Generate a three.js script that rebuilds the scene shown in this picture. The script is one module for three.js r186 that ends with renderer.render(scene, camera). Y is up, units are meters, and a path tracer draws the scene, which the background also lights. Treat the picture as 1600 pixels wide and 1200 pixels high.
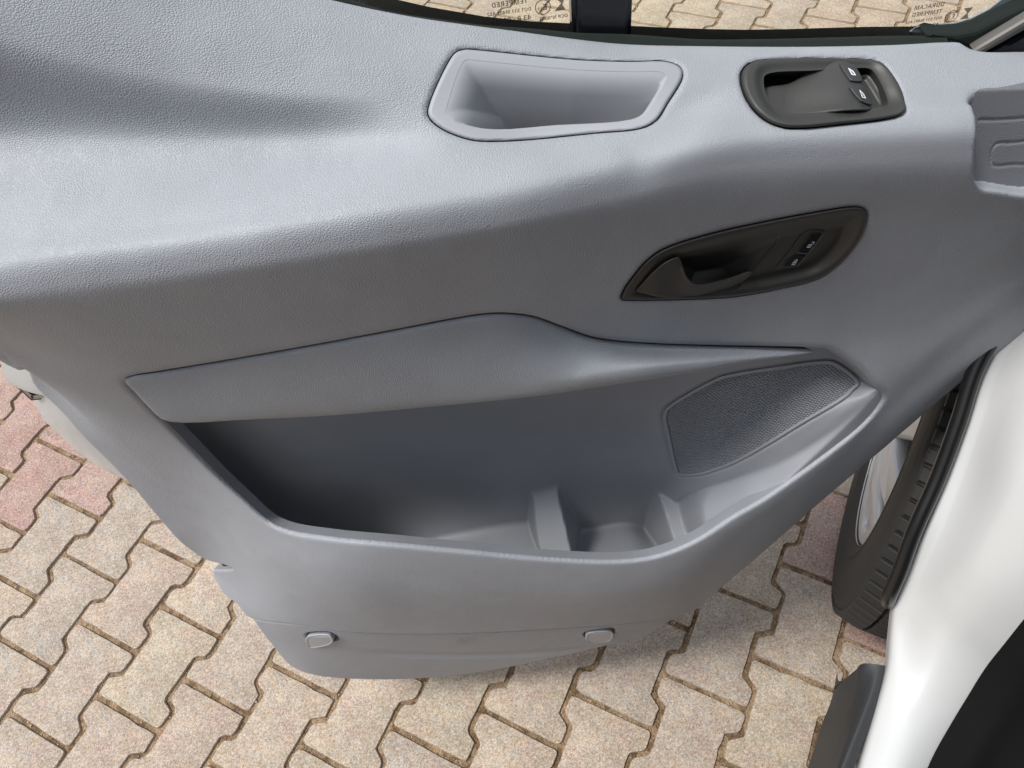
import * as THREE from 'three';
import { mergeGeometries, mergeVertices, toCreasedNormals } from 'three/addons/utils/BufferGeometryUtils.js';
import { ImprovedNoise } from 'three/addons/math/ImprovedNoise.js';

// ================= camera, sky, sun, exposure =================
// metres; x runs along the opened door towards its hinges, y up, z out of the door's inner face
const scene = new THREE.Scene();
const camera = new THREE.PerspectiveCamera(51.91, 4 / 3, 0.03, 200);
camera.rotation.order = 'YXZ';
camera.position.set(-0.0984, 1.5656, 0.5039);
camera.rotation.set(-0.967245, 0.040847, -0.162489);
const renderer = new THREE.WebGLRenderer({ antialias: true });
renderer.toneMapping = THREE.LinearToneMapping;
renderer.toneMappingExposure = 1.5;
renderer.shadowMap.enabled = true;
renderer.shadowMap.type = THREE.PCFSoftShadowMap;
scene.add(camera);

const SUN = new THREE.Vector3(-0.42, 0.90, 0.09).normalize();
{ // a bright, thinly clouded sky, whitest round the veiled sun
  const w = 256, h = 128, data = new Float32Array(w * h * 4), noise = new ImprovedNoise(), v = new THREE.Vector3();
  for (let j = 0; j < h; j++) for (let i = 0; i < w; i++) {
    const el = ((j + .5) / h - .5) * Math.PI, az = ((i + .5) / w - .5) * 2 * Math.PI;
    v.set(Math.cos(el) * Math.cos(az), Math.sin(el), Math.cos(el) * Math.sin(az));
    const up = Math.max(0, v.y), cloud = .5 + .5 * noise.noise(v.x * 2.2, v.y * 2.6, v.z * 2.2) + .25 * noise.noise(v.x * 5, v.y * 6, v.z * 5);
    const glow = Math.pow(Math.max(0, v.dot(SUN)), 4);
    const k = .12 + .50 * up;
    const o = (j * w + i) * 4;
    const cl = Math.min(1, Math.max(0, cloud));
    data[o] = k * (.86 + .14 * cl) + glow * .72; data[o + 1] = k * (.97 + .07 * cl) + glow * .76; data[o + 2] = k * (1.14 - .04 * cl) + glow * .8; data[o + 3] = 1;
    if (v.y < -.02) { data[o] = .30; data[o + 1] = .28; data[o + 2] = .25; }
  }
  const sky = new THREE.DataTexture(data, w, h, THREE.RGBAFormat, THREE.FloatType);
  sky.mapping = THREE.EquirectangularReflectionMapping; sky.magFilter = THREE.LinearFilter; sky.minFilter = THREE.LinearFilter; sky.wrapS = THREE.RepeatWrapping; sky.needsUpdate = true;
  scene.background = sky; scene.environment = sky;
}
const sun = new THREE.DirectionalLight(new THREE.Color(1, .965, .905), 2.7);
sun.position.copy(SUN).multiplyScalar(12); sun.target.position.set(0, .6, 0);
sun.castShadow = true; sun.shadow.radius = 24; sun.shadow.mapSize.set(2048, 2048);
Object.assign(sun.shadow.camera, { left: -5, right: 5, top: 5, bottom: -5, near: 1, far: 30 });
scene.add(sun, sun.target);

// ================= measured shapes =================
// ---- chart: a = along the door, b = up the 45 degree chart, c = out of the chart (metres) ----
const RH = Math.SQRT1_2;
const toChart = ([s, t, n]) => [s, (t - n) * RH, (t + n) * RH];
const toDoor = (a, b, c) => [a, (b + c) * RH, (c - b) * RH];
function pchip(xs, ys) {                                   // monotone cubic through the points, straight beyond the ends
  const n = xs.length, h = [], d = [], m = new Array(n);
  for (let i = 0; i < n - 1; i++) { h[i] = xs[i + 1] - xs[i]; d[i] = (ys[i + 1] - ys[i]) / h[i]; }
  if (n === 2) { m[0] = m[1] = d[0]; }
  else {
    m[0] = d[0]; m[n - 1] = d[n - 2];
    for (let i = 1; i < n - 1; i++) {
      if (d[i - 1] * d[i] <= 0) m[i] = 0;
      else { const w1 = 2 * h[i] + h[i - 1], w2 = h[i] + 2 * h[i - 1]; m[i] = (w1 + w2) / (w1 / d[i - 1] + w2 / d[i]); }
    }
  }
  return x => {
    if (x <= xs[0]) return ys[0] + m[0] * (x - xs[0]);
    if (x >= xs[n - 1]) return ys[n - 1] + m[n - 1] * (x - xs[n - 1]);
    let i = 0, j = n - 1;
    while (j - i > 1) { const k = (i + j) >> 1; if (xs[k] <= x) i = k; else j = k; }
    const t = (x - xs[i]) / h[i], t2 = t * t, t3 = t2 * t;
    return (2 * t3 - 3 * t2 + 1) * ys[i] + (t3 - 2 * t2 + t) * h[i] * m[i] + (-2 * t3 + 3 * t2) * ys[i + 1] + (t3 - t2) * h[i] * m[i + 1];
  };
}
function spl(xs, ys) {                                     // smooth (Catmull-Rom like) for rows along the door
  const n = xs.length, m = [];
  for (let i = 0; i < n; i++) {
    const p = Math.max(0, i - 1), q = Math.min(n - 1, i + 1);
    m[i] = (ys[q] - ys[p]) / (xs[q] - xs[p]);
  }
  return x => {
    if (x <= xs[0]) return ys[0] + m[0] * (x - xs[0]);
    if (x >= xs[n - 1]) return ys[n - 1] + m[n - 1] * (x - xs[n - 1]);
    let i = 0; while (xs[i + 1] < x) i++;
    const h = xs[i + 1] - xs[i], t = (x - xs[i]) / h, t2 = t * t, t3 = t2 * t;
    return (2 * t3 - 3 * t2 + 1) * ys[i] + (t3 - 2 * t2 + t) * h * m[i] + (-2 * t3 + 3 * t2) * ys[i + 1] + (t3 - t2) * h * m[i + 1];
  };
}
function sheet(rows) {                                     // rows of [s, t, n] in millimetres from the top down -> c(a, b)
  const R = rows.map(r => {
    const p = r.map(q => toChart(q.map(v => v / 1000))).sort((u, v) => u[0] - v[0]);
    const xs = p.map(q => q[0]);
    return [spl(xs, p.map(q => q[1])), spl(xs, p.map(q => q[2]))];
  }).reverse();
  let la = NaN, f = null;
  return (a, b) => {
    if (a !== la) {
      la = a;
      const bs = [], cs = [];
      for (const [fb, fc] of R) { let v = fb(a); if (bs.length && v < bs[bs.length - 1] + .002) v = bs[bs.length - 1] + .002; bs.push(v); cs.push(fc(a)); }
      f = pchip(bs, cs);
    }
    return f(b);
  };
}
const PANEL_ROWS = {
  glass_edge: [[-585,1528,-4],[-394,1410,-4],[-358,1385,-4],[-270,1334,-4],[-193,1298,-4],[-146,1280,-4],[-79,1260,-4],[1,1238,-4],[127,1217,-4],[238,1203,-4],[329,1188,-4]],
  belt_round: [[-585,1525,4],[-394,1407,4],[-358,1381,4],[-270,1330,4],[-193,1295,4],[-147,1277,4],[-80,1257,4],[-1,1235,4],[125,1214,4],[236,1199,4],[329,1179,4]],
  belt_pad: [[-585,1486,26],[-410,1373,30],[-370,1351,30],[-277,1308,30],[-196,1281,28],[-133,1262,28],[-83,1251,26],[-4,1235,24],[120,1212,22],[231,1194,20],[322,1177,20]],
  crease: [[-585,1446,42],[-418,1353,48],[-381,1326,48],[-309,1292,50],[-228,1268,52],[-161,1253,50],[-86,1238,46],[-8,1225,45],[115,1209,42],[225,1191,38],[315,1174,38]],
  shelf_back: [[-585,1286,46],[-486,1261,50],[-421,1261,52],[-300,1245,57],[-224,1238,60],[-139,1237,66],[-76,1222,64],[-10,1218,62],[38,1216,60],[111,1206,55],[220,1189,52],[311,1170,50]],
  shelf_front: [[-585,1232,104],[-487,1229,116],[-417,1238,119],[-296,1234,119],[-190,1233,114],[-92,1225,102],[-27,1218,86],[35,1216,74],[86,1207,66],[132,1202,64],[224,1191,62],[302,1180,60]],
  shoulder: [[-585,1222,110],[-486,1222,133],[-415,1233,137],[-295,1231,137],[-191,1229,132],[-94,1220,119],[-30,1214,103],[32,1211,91],[82,1203,82],[128,1196,79],[221,1184,76],[299,1172,74]],
  face_top: [[-585,1196,113],[-499,1201,140],[-425,1215,144],[-301,1214,144],[-195,1211,139],[-97,1203,126],[-31,1196,110],[32,1195,97],[84,1187,88],[130,1179,85],[226,1164,82],[306,1151,80]],
  face_mid: [[-585,1135,84],[-488,1170,120],[-404,1167,135],[-319,1176,138],[-205,1173,133],[-100,1161,120],[-30,1145,105],[39,1130,93],[96,1118,85],[149,1110,80],[259,1084,74],[349,1071,70]],
  face_low: [[-580,1030,36],[-545,1066,55],[-524,1039,70],[-466,1052,95],[-388,1093,118],[-263,1103,122],[-125,1101,112],[-55,1055,100],[1,1011,92],[94,968,80],[195,928,72],[269,932,68],[329,977,60],[380,1020,55]],
  middle: [[-585,880,42],[-566,888,45],[-514,916,65],[-443,950,85],[-353,936,100],[-186,906,115],[4,858,115],[146,809,100],[233,834,88],[276,863,74],[317,907,64],[374,960,53],[416,1004,45]],
  lip: [[-600,640,42],[-583,654,45],[-498,729,70],[-404,788,115],[-329,795,145],[-249,781,158],[-130,725,165],[-28,680,165],[49,673,158],[116,709,140],[182,744,118],[244,783,95],[286,810,74],[336,862,58],[389,932,48],[431,979,40]],
  lip_face: [[-554,565,60],[-436,697,118],[-346,736,155],[-263,713,166],[-136,654,172],[-28,611,172],[53,607,163],[127,630,140],[198,667,115],[254,720,92],[305,771,72],[361,833,54],[403,904,45],[445,956,37]],
  seam: [[-583,490,71],[-539,490,100],[-456,536,135],[-380,518,150],[-264,489,158],[-122,459,160],[-17,435,157],[56,396,145],[111,394,130],[157,453,123],[215,511,106],[284,613,83],[343,688,62],[394,773,46],[439,861,36],[480,920,28]],
  below: [[-602,322,90],[-513,366,123],[-424,350,139],[-293,307,145],[-131,269,147],[-11,259,143],[71,234,130],[127,272,117],[192,368,111],[251,437,93],[320,540,71],[379,624,51],[431,719,36],[478,817,26],[515,887,18]],
};
const OUTLINES = {
  trim: [[-357.6,978],[-316.1,959.5],[-270,942],[-229.3,927.5],[-193,915.6],[-146.4,903.1],[-113.7,895.8],[-79.8,888.8],[-36.2,879.6],[-0.2,873],[55,866.1],[125.5,858.1],[197.3,851.4],[236.7,849],[247.6,847.4],[254.9,842.4],[265.8,839],[297.4,836],[329.2,832],[438.2,630.8],[420.1,585.6],[377.6,525.6],[323.7,458.5],[259.7,385.5],[189.8,298.2],[146.3,234.1],[124.3,188],[118.6,175.3],[114.3,164.9],[105.6,154.3],[58.3,162.8],[-15.7,184.1],[-122.3,202],[-265.8,225],[-383.9,250.9],[-460.8,274.5],[-542.9,267.1],[-551.9,290.5],[-573.8,308.8],[-579.2,327.5],[-580.6,339.5],[-577.1,347.2],[-554.8,355.7],[-532.4,364.3],[-521,370.4],[-527.9,371.7],[-539.1,372.2],[-563.8,370],[-578.8,372.4],[-584.5,380.5],[-576.6,465.1],[-565.6,547.8],[-565.1,635.7],[-568.8,674.9],[-518.2,715.6],[-568,690],[-574,760],[-578,860],[-582,960],[-584,1060],[-580,1092],[-560,1083],[-480,1043]],
  pocket: [[-430.2,675.9],[-415.8,681.8],[-393.7,683.4],[-265.1,689.6],[-194.9,693.2],[-145,695.7],[-122.8,695.5],[-105.6,692.6],[-88.4,686.8],[-65.7,673.4],[-38.7,658.1],[1.6,645.7],[62.9,631.8],[127.6,618.9],[178.1,608.8],[195.7,603.8],[211.7,592.5],[232,576.1],[256.2,550.6],[269.6,537.7],[272.7,528.4],[264.5,509.2],[222.7,474.1],[152.6,425.9],[113.3,406],[75,381.1],[46.9,369.2],[14.6,363.3],[-25.2,367.3],[-83.6,384.4],[-156.9,410.6],[-188.9,422.9],[-271.5,449.9],[-335,463.2],[-386,471.6],[-403.1,481.2],[-419.1,508.5],[-435.2,549.5],[-442.6,619.3],[-439,651.1]],
  bin: [[-113.2,877.1],[-108.2,876.6],[-39.6,863.3],[-1.5,858.3],[24.4,855.9],[32.9,850.5],[33.5,844.4],[18.7,826],[8.9,815.7],[-2.2,811.6],[-34.7,812.5],[-102.8,815.1],[-116.9,817.7],[-134,826.6],[-141.8,835.1],[-141.9,840.6],[-123.7,871],[-118.9,875.7]],
  bin_open: [[-112.7,870.4],[-108.2,869.6],[-40.7,856.6],[-2.8,851.4],[19.1,848.7],[21.4,846.2],[19.9,842.7],[7.7,826.9],[1.1,820.5],[-8.2,817.6],[-58.3,820.3],[-107.8,823.4],[-129,832.8],[-131.7,836.5],[-130.1,841],[-116.9,867.4]],
  switch_rim: [[75.5,840],[79.4,845.4],[87,849.2],[101.4,849.9],[128.4,848.1],[154.8,844.7],[175,841.5],[181.3,838.3],[185.7,829.7],[188,811.2],[185.1,803.2],[180.4,799],[168.6,797.2],[133.6,797.3],[107.3,798],[95,800.1],[85.5,805.4],[77.5,815.5],[74.3,829.2]],
  switch_open: [[89.1,833.7],[91.4,838.7],[97.8,840.8],[129,839.3],[163.1,837.7],[171.6,836.3],[174.8,832.9],[176.9,819.2],[176.9,808.5],[174.7,805.9],[170.6,805],[136.1,805.8],[102.1,808.3],[93.1,812.9],[88.7,822.3]],
  handle_rim: [[-16.9,692.7],[-14.4,699.6],[-10.7,705.5],[1.8,720.2],[14.6,727.3],[50,733.6],[90.3,736.9],[130,738.9],[160.6,739.2],[169.3,736.7],[175.4,730.8],[178.3,716.8],[174.1,700.3],[162.6,685.9],[152,681.4],[122.9,678.4],[84.5,677.2],[30.5,682.8],[-9.4,688.8],[-15.4,690.2]],
  corner: [[245.1,808],[249,810.5],[264.7,810.4],[317,807.4],[322.2,735.4],[268.9,741.2],[260,743.4],[253.4,747.1],[246.1,755.6],[239.5,771.7],[237.9,784.5],[238.2,789.8],[238,798.3]],
};
const LID_ROWS = {
  top: [[-435,1093,112],[-392,1086,112],[-265,1097,117],[-125,1098,108],[-54,1050,95],[2,1010,88],[96,967,76],[198,925,66],[270,901,60]],
  upper: [[-440,1065,108],[-394,1070,112],[-269,1084,118],[-127,1082,110],[-55,1033,98],[3,993,90],[96,956,79],[200,914,68],[273,890,60]],
  lower: [[-441,1022,105],[-411,1020,112],[-337,1021,120],[-269,1013,122],[-199,1009,122],[-128,1008,122],[-81,1011,122],[-3,1004,116],[59,977,100],[111,951,85],[178,923,72],[274,886,62]],
  edge: [[-445,991,100],[-423,998,108],[-346,997,116],[-275,991,119],[-203,987,120],[-131,984,121],[-82,985,122],[-2,983,119],[60,964,104],[111,943,88],[177,924,74],[275,881,62]],
  under: [[-462,946,90],[-362,958,105],[-287,950,108],[-211,945,109],[-134,942,110],[-83,940,111],[2,937,108],[67,918,94],[121,896,78],[190,878,64],[289,845,55]],
};
const LID_OUTLINE = {
  edge: [[-426.8,677.9],[-415.8,681.4],[-396.7,682.1],[-266.9,688.4],[-195.8,692.1],[-145.5,694.6],[-123,694.3],[-105.8,691.4],[-88.4,685.4],[-65.4,671.7],[-38.2,656.3],[2.6,643.6],[64.2,629.7],[129.7,616.4],[177.2,605.7],[182.5,602.9],[162.9,603.4],[110.9,605.8],[59.7,608.3],[-2.5,612.2],[-82.3,611.2],[-130.5,611.6],[-202.8,614.5],[-274.2,618],[-345.7,624.1],[-416.2,629.7],[-424.6,635],[-426.4,648.1],[-427.7,667.2]],
};
const POCKET_ROWS = {
  top: [[-478,1015,50],[-441,1009,40],[-344,1014,30],[-165,1012,28],[15,943,34],[144,915,42],[228,902,50],[321,854,50]],
  line: [[-511,921,30],[-469,911,30],[-388,892,30],[-258,864,26],[-78,850,26],[19,856,30],[112,870,40],[207,886,48],[279,834,54],[339,802,50]],
  wall: [[-544,762,20],[-476,759,24],[-366,735,27],[-215,699,25],[-54,692,26],[26,699,32],[67,740,48],[155,815,64],[220,838,64],[316,797,60]],
  base: [[-513,595,40],[-446,608,50],[-327,564,48],[-129,583,45],[-55,535,42],[13,526,40],[58,517,46],[74,616,60],[98,670,78],[160,755,86],[220,814,80],[269,847,70]],
  foot: [[-505,566,50],[-435,586,58],[-328,558,52],[-130,571,49],[-56,516,46],[13,513,44],[64,484,52],[85,577,66],[108,640,85],[162,735,92],[222,801,86],[283,839,75]],
  floor: [[-520,600,80],[-400,596,110],[-250,585,150],[-100,580,158],[0,572,158],[60,580,152],[120,615,130],[200,660,110],[260,690,95],[320,720,80]],
  under: [[-520,560,95],[-400,560,120],[-250,550,158],[-100,545,165],[0,540,165],[60,545,160],[120,580,140],[200,620,120],[260,650,105],[320,680,90]],
};
const POCKET_OUTLINES = {
  speaker: [[47.3,526.2],[50.5,540.2],[100.2,575.1],[112.9,578.5],[166.6,583.3],[198.3,584.6],[215.2,582.3],[224.3,577.1],[250.1,553.6],[250.9,547.5],[242.7,541.9],[189.1,508.1],[135.7,465.2],[116.9,451.6],[75.8,431.7],[68.5,434.2],[63,450.8],[52.4,498.9]],
  ledge: [[91.1,391.4],[102.5,417],[263,546.5],[296.1,531.9],[318.7,481.8],[213.7,362.1],[134.1,334.5],[98.3,337.3]],
  rib_a: [[-123.4,482.7],[-83.6,479.4],[-79.6,415.6],[-76.7,321.3],[-109.6,334.4],[-116.6,421.2]],
  rib_b: [[26.2,460],[72.7,466.2],[86.2,410.6],[96.7,351.2],[67.8,308.2],[51.2,389.9]],
};
const CORNER_PLANE = {
  p: [[251.8,809.4,866],[306.1,805.7,856.6],[285.3,742.5,827.4]],
};
const LEDGE_POINTS = {
  p: [[102.1,416.7,533.2],[266,536.3,642.4],[154.3,419.4,592.8]],
};
const KICK_OUTLINES = {
  edge: [[-539.3,274.1],[-517.2,296.5],[-439.8,318.3],[-361.2,308.2],[-250.5,286.2],[-117.4,269.4],[-20.5,257.5],[45.8,246],[79.7,237.7],[116.8,179],[113.5,169.3],[90.8,151.6],[71.1,139.6],[43.7,103.2],[12.7,93.4],[-124.4,60.6],[-260,23.9],[-370.6,28.7],[-470,62],[-515.3,86.2],[-544.8,112.1],[-551.2,161.9],[-543.2,251.2]],
  clip_a: [[-455.6,242.6],[-418,246.1],[-420.1,225.8],[-433.8,210.1],[-474.9,195.6]],
  clip_b: [[-63.1,167],[-24.6,160.4],[-23.6,122.6],[-29.9,115.2],[-61.3,123.4]],
  slot_a: [[-456.1,244.6],[-420.4,250.4],[-413.8,239.3],[-416.7,225.6],[-425.6,218.7],[-445.4,220.8],[-463.2,226]],
  slot_b: [[-66.1,150.1],[-65,166.4],[-50.7,168.9],[-23.8,165.5],[-21.9,142.3],[-30.5,131.9],[-50.4,135]],
  crease: [[-405.2,175.1],[-335.8,144.7],[-232.2,113.7],[-101.7,91.7],[-8,86.6]],
  dent: [[-599.7,340.9],[-555.3,354.9],[-527.2,364.4]],
  mark: [[-256.2,175.2],[-246.5,197.4],[-220.8,195.7],[-229.3,170.7]],
};
const SWITCH_OUTLINES = {
  saddle: [[87.2,830.1],[90.8,831.1],[99.9,831.7],[107.9,831.7],[114.5,832.6],[120.8,835.2],[128.7,839.1],[136.3,842.1],[143.2,843.2],[148.7,843.2],[152.9,842],[155.5,840.1],[157.4,836.5],[158.7,827.9],[160.1,819],[161.8,806.4],[159.3,804.3],[148.7,804.6],[135.9,805.8],[118.8,806.8],[101.8,807.8],[93.8,810.1],[88.9,815],[86.9,823.1]],
  floor: [[156,828.2],[162.4,830.1],[170.3,832.1],[173.1,831.1],[175.6,823.3],[178.4,808.3],[175.4,804.7],[170.7,803.8],[159.9,803.7],[157,803.2],[158.2,816]],
  rocker_a: [[147.7,839.7],[149,840.1],[156.3,838.6],[157.3,837.7],[159.2,825.2],[157.8,824.6],[150.2,826.2],[149.4,827.2]],
  rocker_b: [[147.3,821.5],[148.6,822.1],[158.3,821.4],[159.5,820.7],[162.4,808.6],[160.7,807.7],[153.1,810.3],[151.8,811.5]],
  cheek: [[136.9,807],[142.9,809.1],[150.8,810.4],[156.7,809.4],[162,805.8],[159.1,804],[148.7,804.6],[138.6,805.8]],
  icon_a: [[151.3,836.2],[154.2,833.1],[154.8,829.7],[151.8,830.5]],
  icon_b: [[153.3,819.1],[156.3,815.8],[157.2,812.4],[153.9,813.3]],
  rise: [[106.5,805.9],[135.2,803.7],[147,843.4],[124.2,839.6]],
};
const HANDLE_OUTLINES = {
  well: [[-9.9,694.8],[-1.1,707.6],[11.4,719],[24.4,724.5],[53.7,729.3],[91.3,733.4],[131.5,735.9],[161.1,735.9],[168.8,734],[171.7,730.3],[173.9,718.5],[169.9,702.7],[158.5,689.4],[148.1,684.4],[121.9,681.1],[85.7,679.7],[33.5,684.5],[-3.8,690.8]],
  cup: [[22.4,719.5],[33.1,721.6],[57.5,724.4],[87.7,726.1],[104.8,725.2],[109.8,723.5],[110.4,718.6],[105.2,709.9],[97.7,701],[91.1,693.1],[84.3,685],[60.8,682.4],[39.3,685.8],[29.5,700.9]],
  lever: [[-5.5,696.5],[-1.9,701.3],[5.6,709.9],[13.2,716],[19.7,718.9],[25.1,719.6],[27,718.1],[30,710.8],[34.1,703.1],[40.3,696.9],[49.6,693.9],[64.2,694.4],[78.5,696.2],[89.9,698.6],[92,697.4],[91.8,695.1],[86.3,689],[75.5,684.1],[55,681.4],[35.3,682.6],[15.4,687.7],[1.7,692.8]],
  lever_blade: [[30,710.8],[34.1,703.1],[40.3,696.9],[49.6,693.9],[64.2,694.4],[78.5,696.2],[89.9,698.6]],
  lock: [[116.2,696.9],[117.2,700],[123,710.8],[129.1,722.3],[131.2,725.2],[134.8,726],[144.4,724.8],[147.6,723],[148.2,720],[143.4,708.3],[138.1,697.6],[135.4,695.3],[126.3,695.1],[119.2,695]],
  lock_a: [[129.2,708.6],[132.6,716.2],[135.4,722],[137.2,722.8],[145,721.8],[146.3,720],[142.4,711],[139.7,706],[137.9,705.7],[130.4,707.6]],
  lock_b: [[120.1,697.5],[121.4,700.5],[127.6,707.4],[129.6,707.4],[137.4,705.2],[138.7,703.9],[135.4,697.7],[133.5,696.5],[122.9,696.2]],
  icon_open: [[138.5,713.7]],
  icon_shut: [[130.1,700.3]],
};
const WINDOW = {
  belt: [[-394,1408],[-358,1383],[-316,1357],[-270,1332],[-229,1312],[-193,1295],[-147,1278],[-114,1267],[-80,1257],[-36,1244],[0,1235],[55,1225],[126,1214],[198,1205],[242,1200]],
  seal_top: [[-220,1306],[-194,1294],[-164,1278],[-131,1267],[-97,1257],[-66,1250],[-34,1242],[4,1235],[58,1223],[106,1216],[154,1210],[203,1204],[243,1198]],
  frit: [[223,1193],[226,1196],[235,1197],[256,1195],[267,1197],[279,1203],[287,1211],[310,1234],[339,1230],[349,1210],[308,1196],[285,1187],[269,1186],[254,1187],[238,1189]],
  frame_band: [[226,1200],[251,1196],[265,1197],[281,1205],[297,1212],[326,1230],[361,1232],[344,1210],[303,1198],[289,1187],[274,1178],[263,1184],[248,1191],[230,1197]],
  moulding: [[263,1187],[271,1193],[293,1208],[329,1229],[337,1222],[297,1200],[278,1188],[271,1184]],
  sail: [[273,1179],[283,1183],[302,1195],[342,1219],[378,1157],[293,1170]],
  bar: [[-31,1260],[-31,1230],[4,1223],[1,1256]],
  mark_left: [[-91,1252,-29],[-72,1252,-29],[-58,1256,-29],[-47,1249,-29],[-41,1242,-29]],
  mark_right: [[220,1199,-29],[247,1200,-29],[253,1200,-29],[263,1201,-29],[259,1194,-29]],
};
const JAMB = {
  outer: [[419,870,27],[398,820,46],[380,769,86],[361,716,125],[340,661,165],[328,608,191],[318,565,214],[313,533,240],[301,514,277],[277,504,318],[228,500,391]],
  ridge: [[427,880,36],[408,831,56],[390,781,95],[374,728,133],[354,672,172],[340,619,200],[330,575,223],[323,542,248],[309,522,288],[286,512,328],[238,507,400]],
  mid: [[441,900,87],[417,852,120],[394,801,163],[379,747,197],[365,690,227],[355,634,246],[348,585,264],[338,548,290],[323,524,320],[297,512,358],[252,507,421]],
  inner: [[475,900,138],[461,850,184],[438,795,223],[418,734,254],[406,670,272],[397,609,288],[389,558,302],[375,522,322],[354,502,345],[317,493,382],[268,488,441]],
  black: [[478,905,171],[465,855,215],[444,801,254],[423,742,281],[413,679,297],[406,618,313],[399,567,328],[387,532,347],[367,512,369],[333,501,405],[286,496,462]],
  strip: [[406,880,24],[382,829,52],[365,779,90],[346,727,128],[321,673,168],[310,625,195],[303,588,211],[308,562,212]],
};
const CLADDING = {
  back: [[308,498,275],[289,497,302],[266,496,331],[236,495,370],[203,494,415]],
  brow: [[292,502,271],[273,501,300],[250,500,330],[219,499,369],[185,498,413]],
  edge: [[278,494,266],[270,486,282],[263,472,301],[244,460,328],[217,455,369],[189,455,409]],
};
const SKIN = {
  rear: [[-662,935,-60],[-685,887,-60],[-675,878,-60],[-670,873,-60],[-686,827,-60],[-691,804,-60],[-693,723,-60],[-685,681,-60],[-670,647,-60],[-644,576,-60]],
};
const CORNER_LINES = {
  plate: [[271.7,768.9],[274,771.8],[286.8,771.1],[352.5,767.3],[365.3,749.3],[292.1,755.1],[279,755.6],[274.8,757.3],[273.2,760.7]],
  groove: [[254,790.1],[270.8,788.5],[291.9,787.4],[323.9,785.8]],
};
const LATCH = {
  plate: [[-655,891,-52],[-671,866,-52],[-655,864,-52],[-649,880,-52]],
};
const VALLEY = {
  line: [[63.5,850],[49.3,834.9],[31.6,818.2],[12,803.4],[-7.8,791.4]],
};
const CLIP = {
  at: [-539,589,68],
};
// ================= helpers =================
let seed = 12345;
const rnd = () => { seed = (seed * 1664525 + 1013904223) >>> 0; return seed / 4294967296; };
const mm = p => p.map(v => v / 1000);
const names = new Map();
function named(o, name) { const k = names.get(name) || 0; names.set(name, k + 1); o.name = k ? name + '_' + String(k).padStart(3, '0') : name; return o; }
function mesh(name, geo, mat, parent, plain) {
  const m = new THREE.Mesh(geo, mat); m.castShadow = m.receiveShadow = true;
  if (plain) m.name = name; else named(m, name);
  if (parent) parent.add(m);
  return m;
}
function geoFrom(pos, idx, uv) {
  const g = new THREE.BufferGeometry();
  g.setAttribute('position', new THREE.Float32BufferAttribute(pos, 3));
  g.setAttribute('uv', new THREE.Float32BufferAttribute(uv || new Array(pos.length / 3 * 2).fill(0), 2));
  g.setIndex(idx); g.computeVertexNormals();
  return g;
}
function merge(list) { return mergeGeometries(list.map(g => { const q = g.index ? g.toNonIndexed() : g; for (const k of Object.keys(q.attributes)) if (!['position', 'normal', 'uv'].includes(k)) q.deleteAttribute(k); return q; })); }
// closed outline in chart metres, smoothed
function outline(pts, per = 5, k = .001) {
  const c = new THREE.CatmullRomCurve3(pts.map(p => new THREE.Vector3(p[0] * k, p[1] * k, 0)), true, 'centripetal');
  const out = []; const n = pts.length * per;
  for (let i = 0; i < n; i++) { const q = c.getPoint(i / n); out.push([q.x, q.y]); }
  return out;
}
function openDist(pts, k = .001) {                          // distance to an open polyline
  const P = pts.map(p => [p[0] * k, p[1] * k]);
  return (x, y) => { let d = 1e9; for (let i = 0; i + 1 < P.length; i++) d = Math.min(d, segD(x, y, P[i], P[i + 1])); return Math.sqrt(d); };
}
function segD(x, y, p, q) {
  const dx = q[0] - p[0], dy = q[1] - p[1], t = Math.max(0, Math.min(1, ((x - p[0]) * dx + (y - p[1]) * dy) / (dx * dx + dy * dy + 1e-18)));
  const ex = x - p[0] - t * dx, ey = y - p[1] - t * dy; return ex * ex + ey * ey;
}
function sdf(P, margin = .06) {                             // positive inside
  let x0 = 1e9, x1 = -1e9, y0 = 1e9, y1 = -1e9;
  for (const p of P) { x0 = Math.min(x0, p[0]); x1 = Math.max(x1, p[0]); y0 = Math.min(y0, p[1]); y1 = Math.max(y1, p[1]); }
  const f = (x, y) => {
    const o = Math.max(x0 - x, x - x1, y0 - y, y - y1);
    if (o > margin) return -o;
    let d = 1e9, inside = false;
    for (let i = 0, j = P.length - 1; i < P.length; j = i++) {
      const p = P[i], q = P[j];
      d = Math.min(d, segD(x, y, p, q));
      if ((p[1] > y) !== (q[1] > y) && x < (q[0] - p[0]) * (y - p[1]) / (q[1] - p[1]) + p[0]) inside = !inside;
    }
    d = Math.sqrt(d); return inside ? d : -d;
  };
  f.box = [x0, x1, y0, y1]; return f;
}
const smooth = (a, b, x) => { const t = Math.max(0, Math.min(1, (x - a) / (b - a))); return t * t * (3 - 2 * t); };
const smax = (a, b, k) => { const h = Math.max(0, k - Math.abs(a - b)) / k; return Math.max(a, b) + h * h * k * .25; };
const smin = (a, b, k) => -smax(-a, -b, k);
const roll = (d, r) => d >= r ? 0 : d <= 0 ? r : r - Math.sqrt(Math.max(0, r * r - (r - d) * (r - d)));
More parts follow.
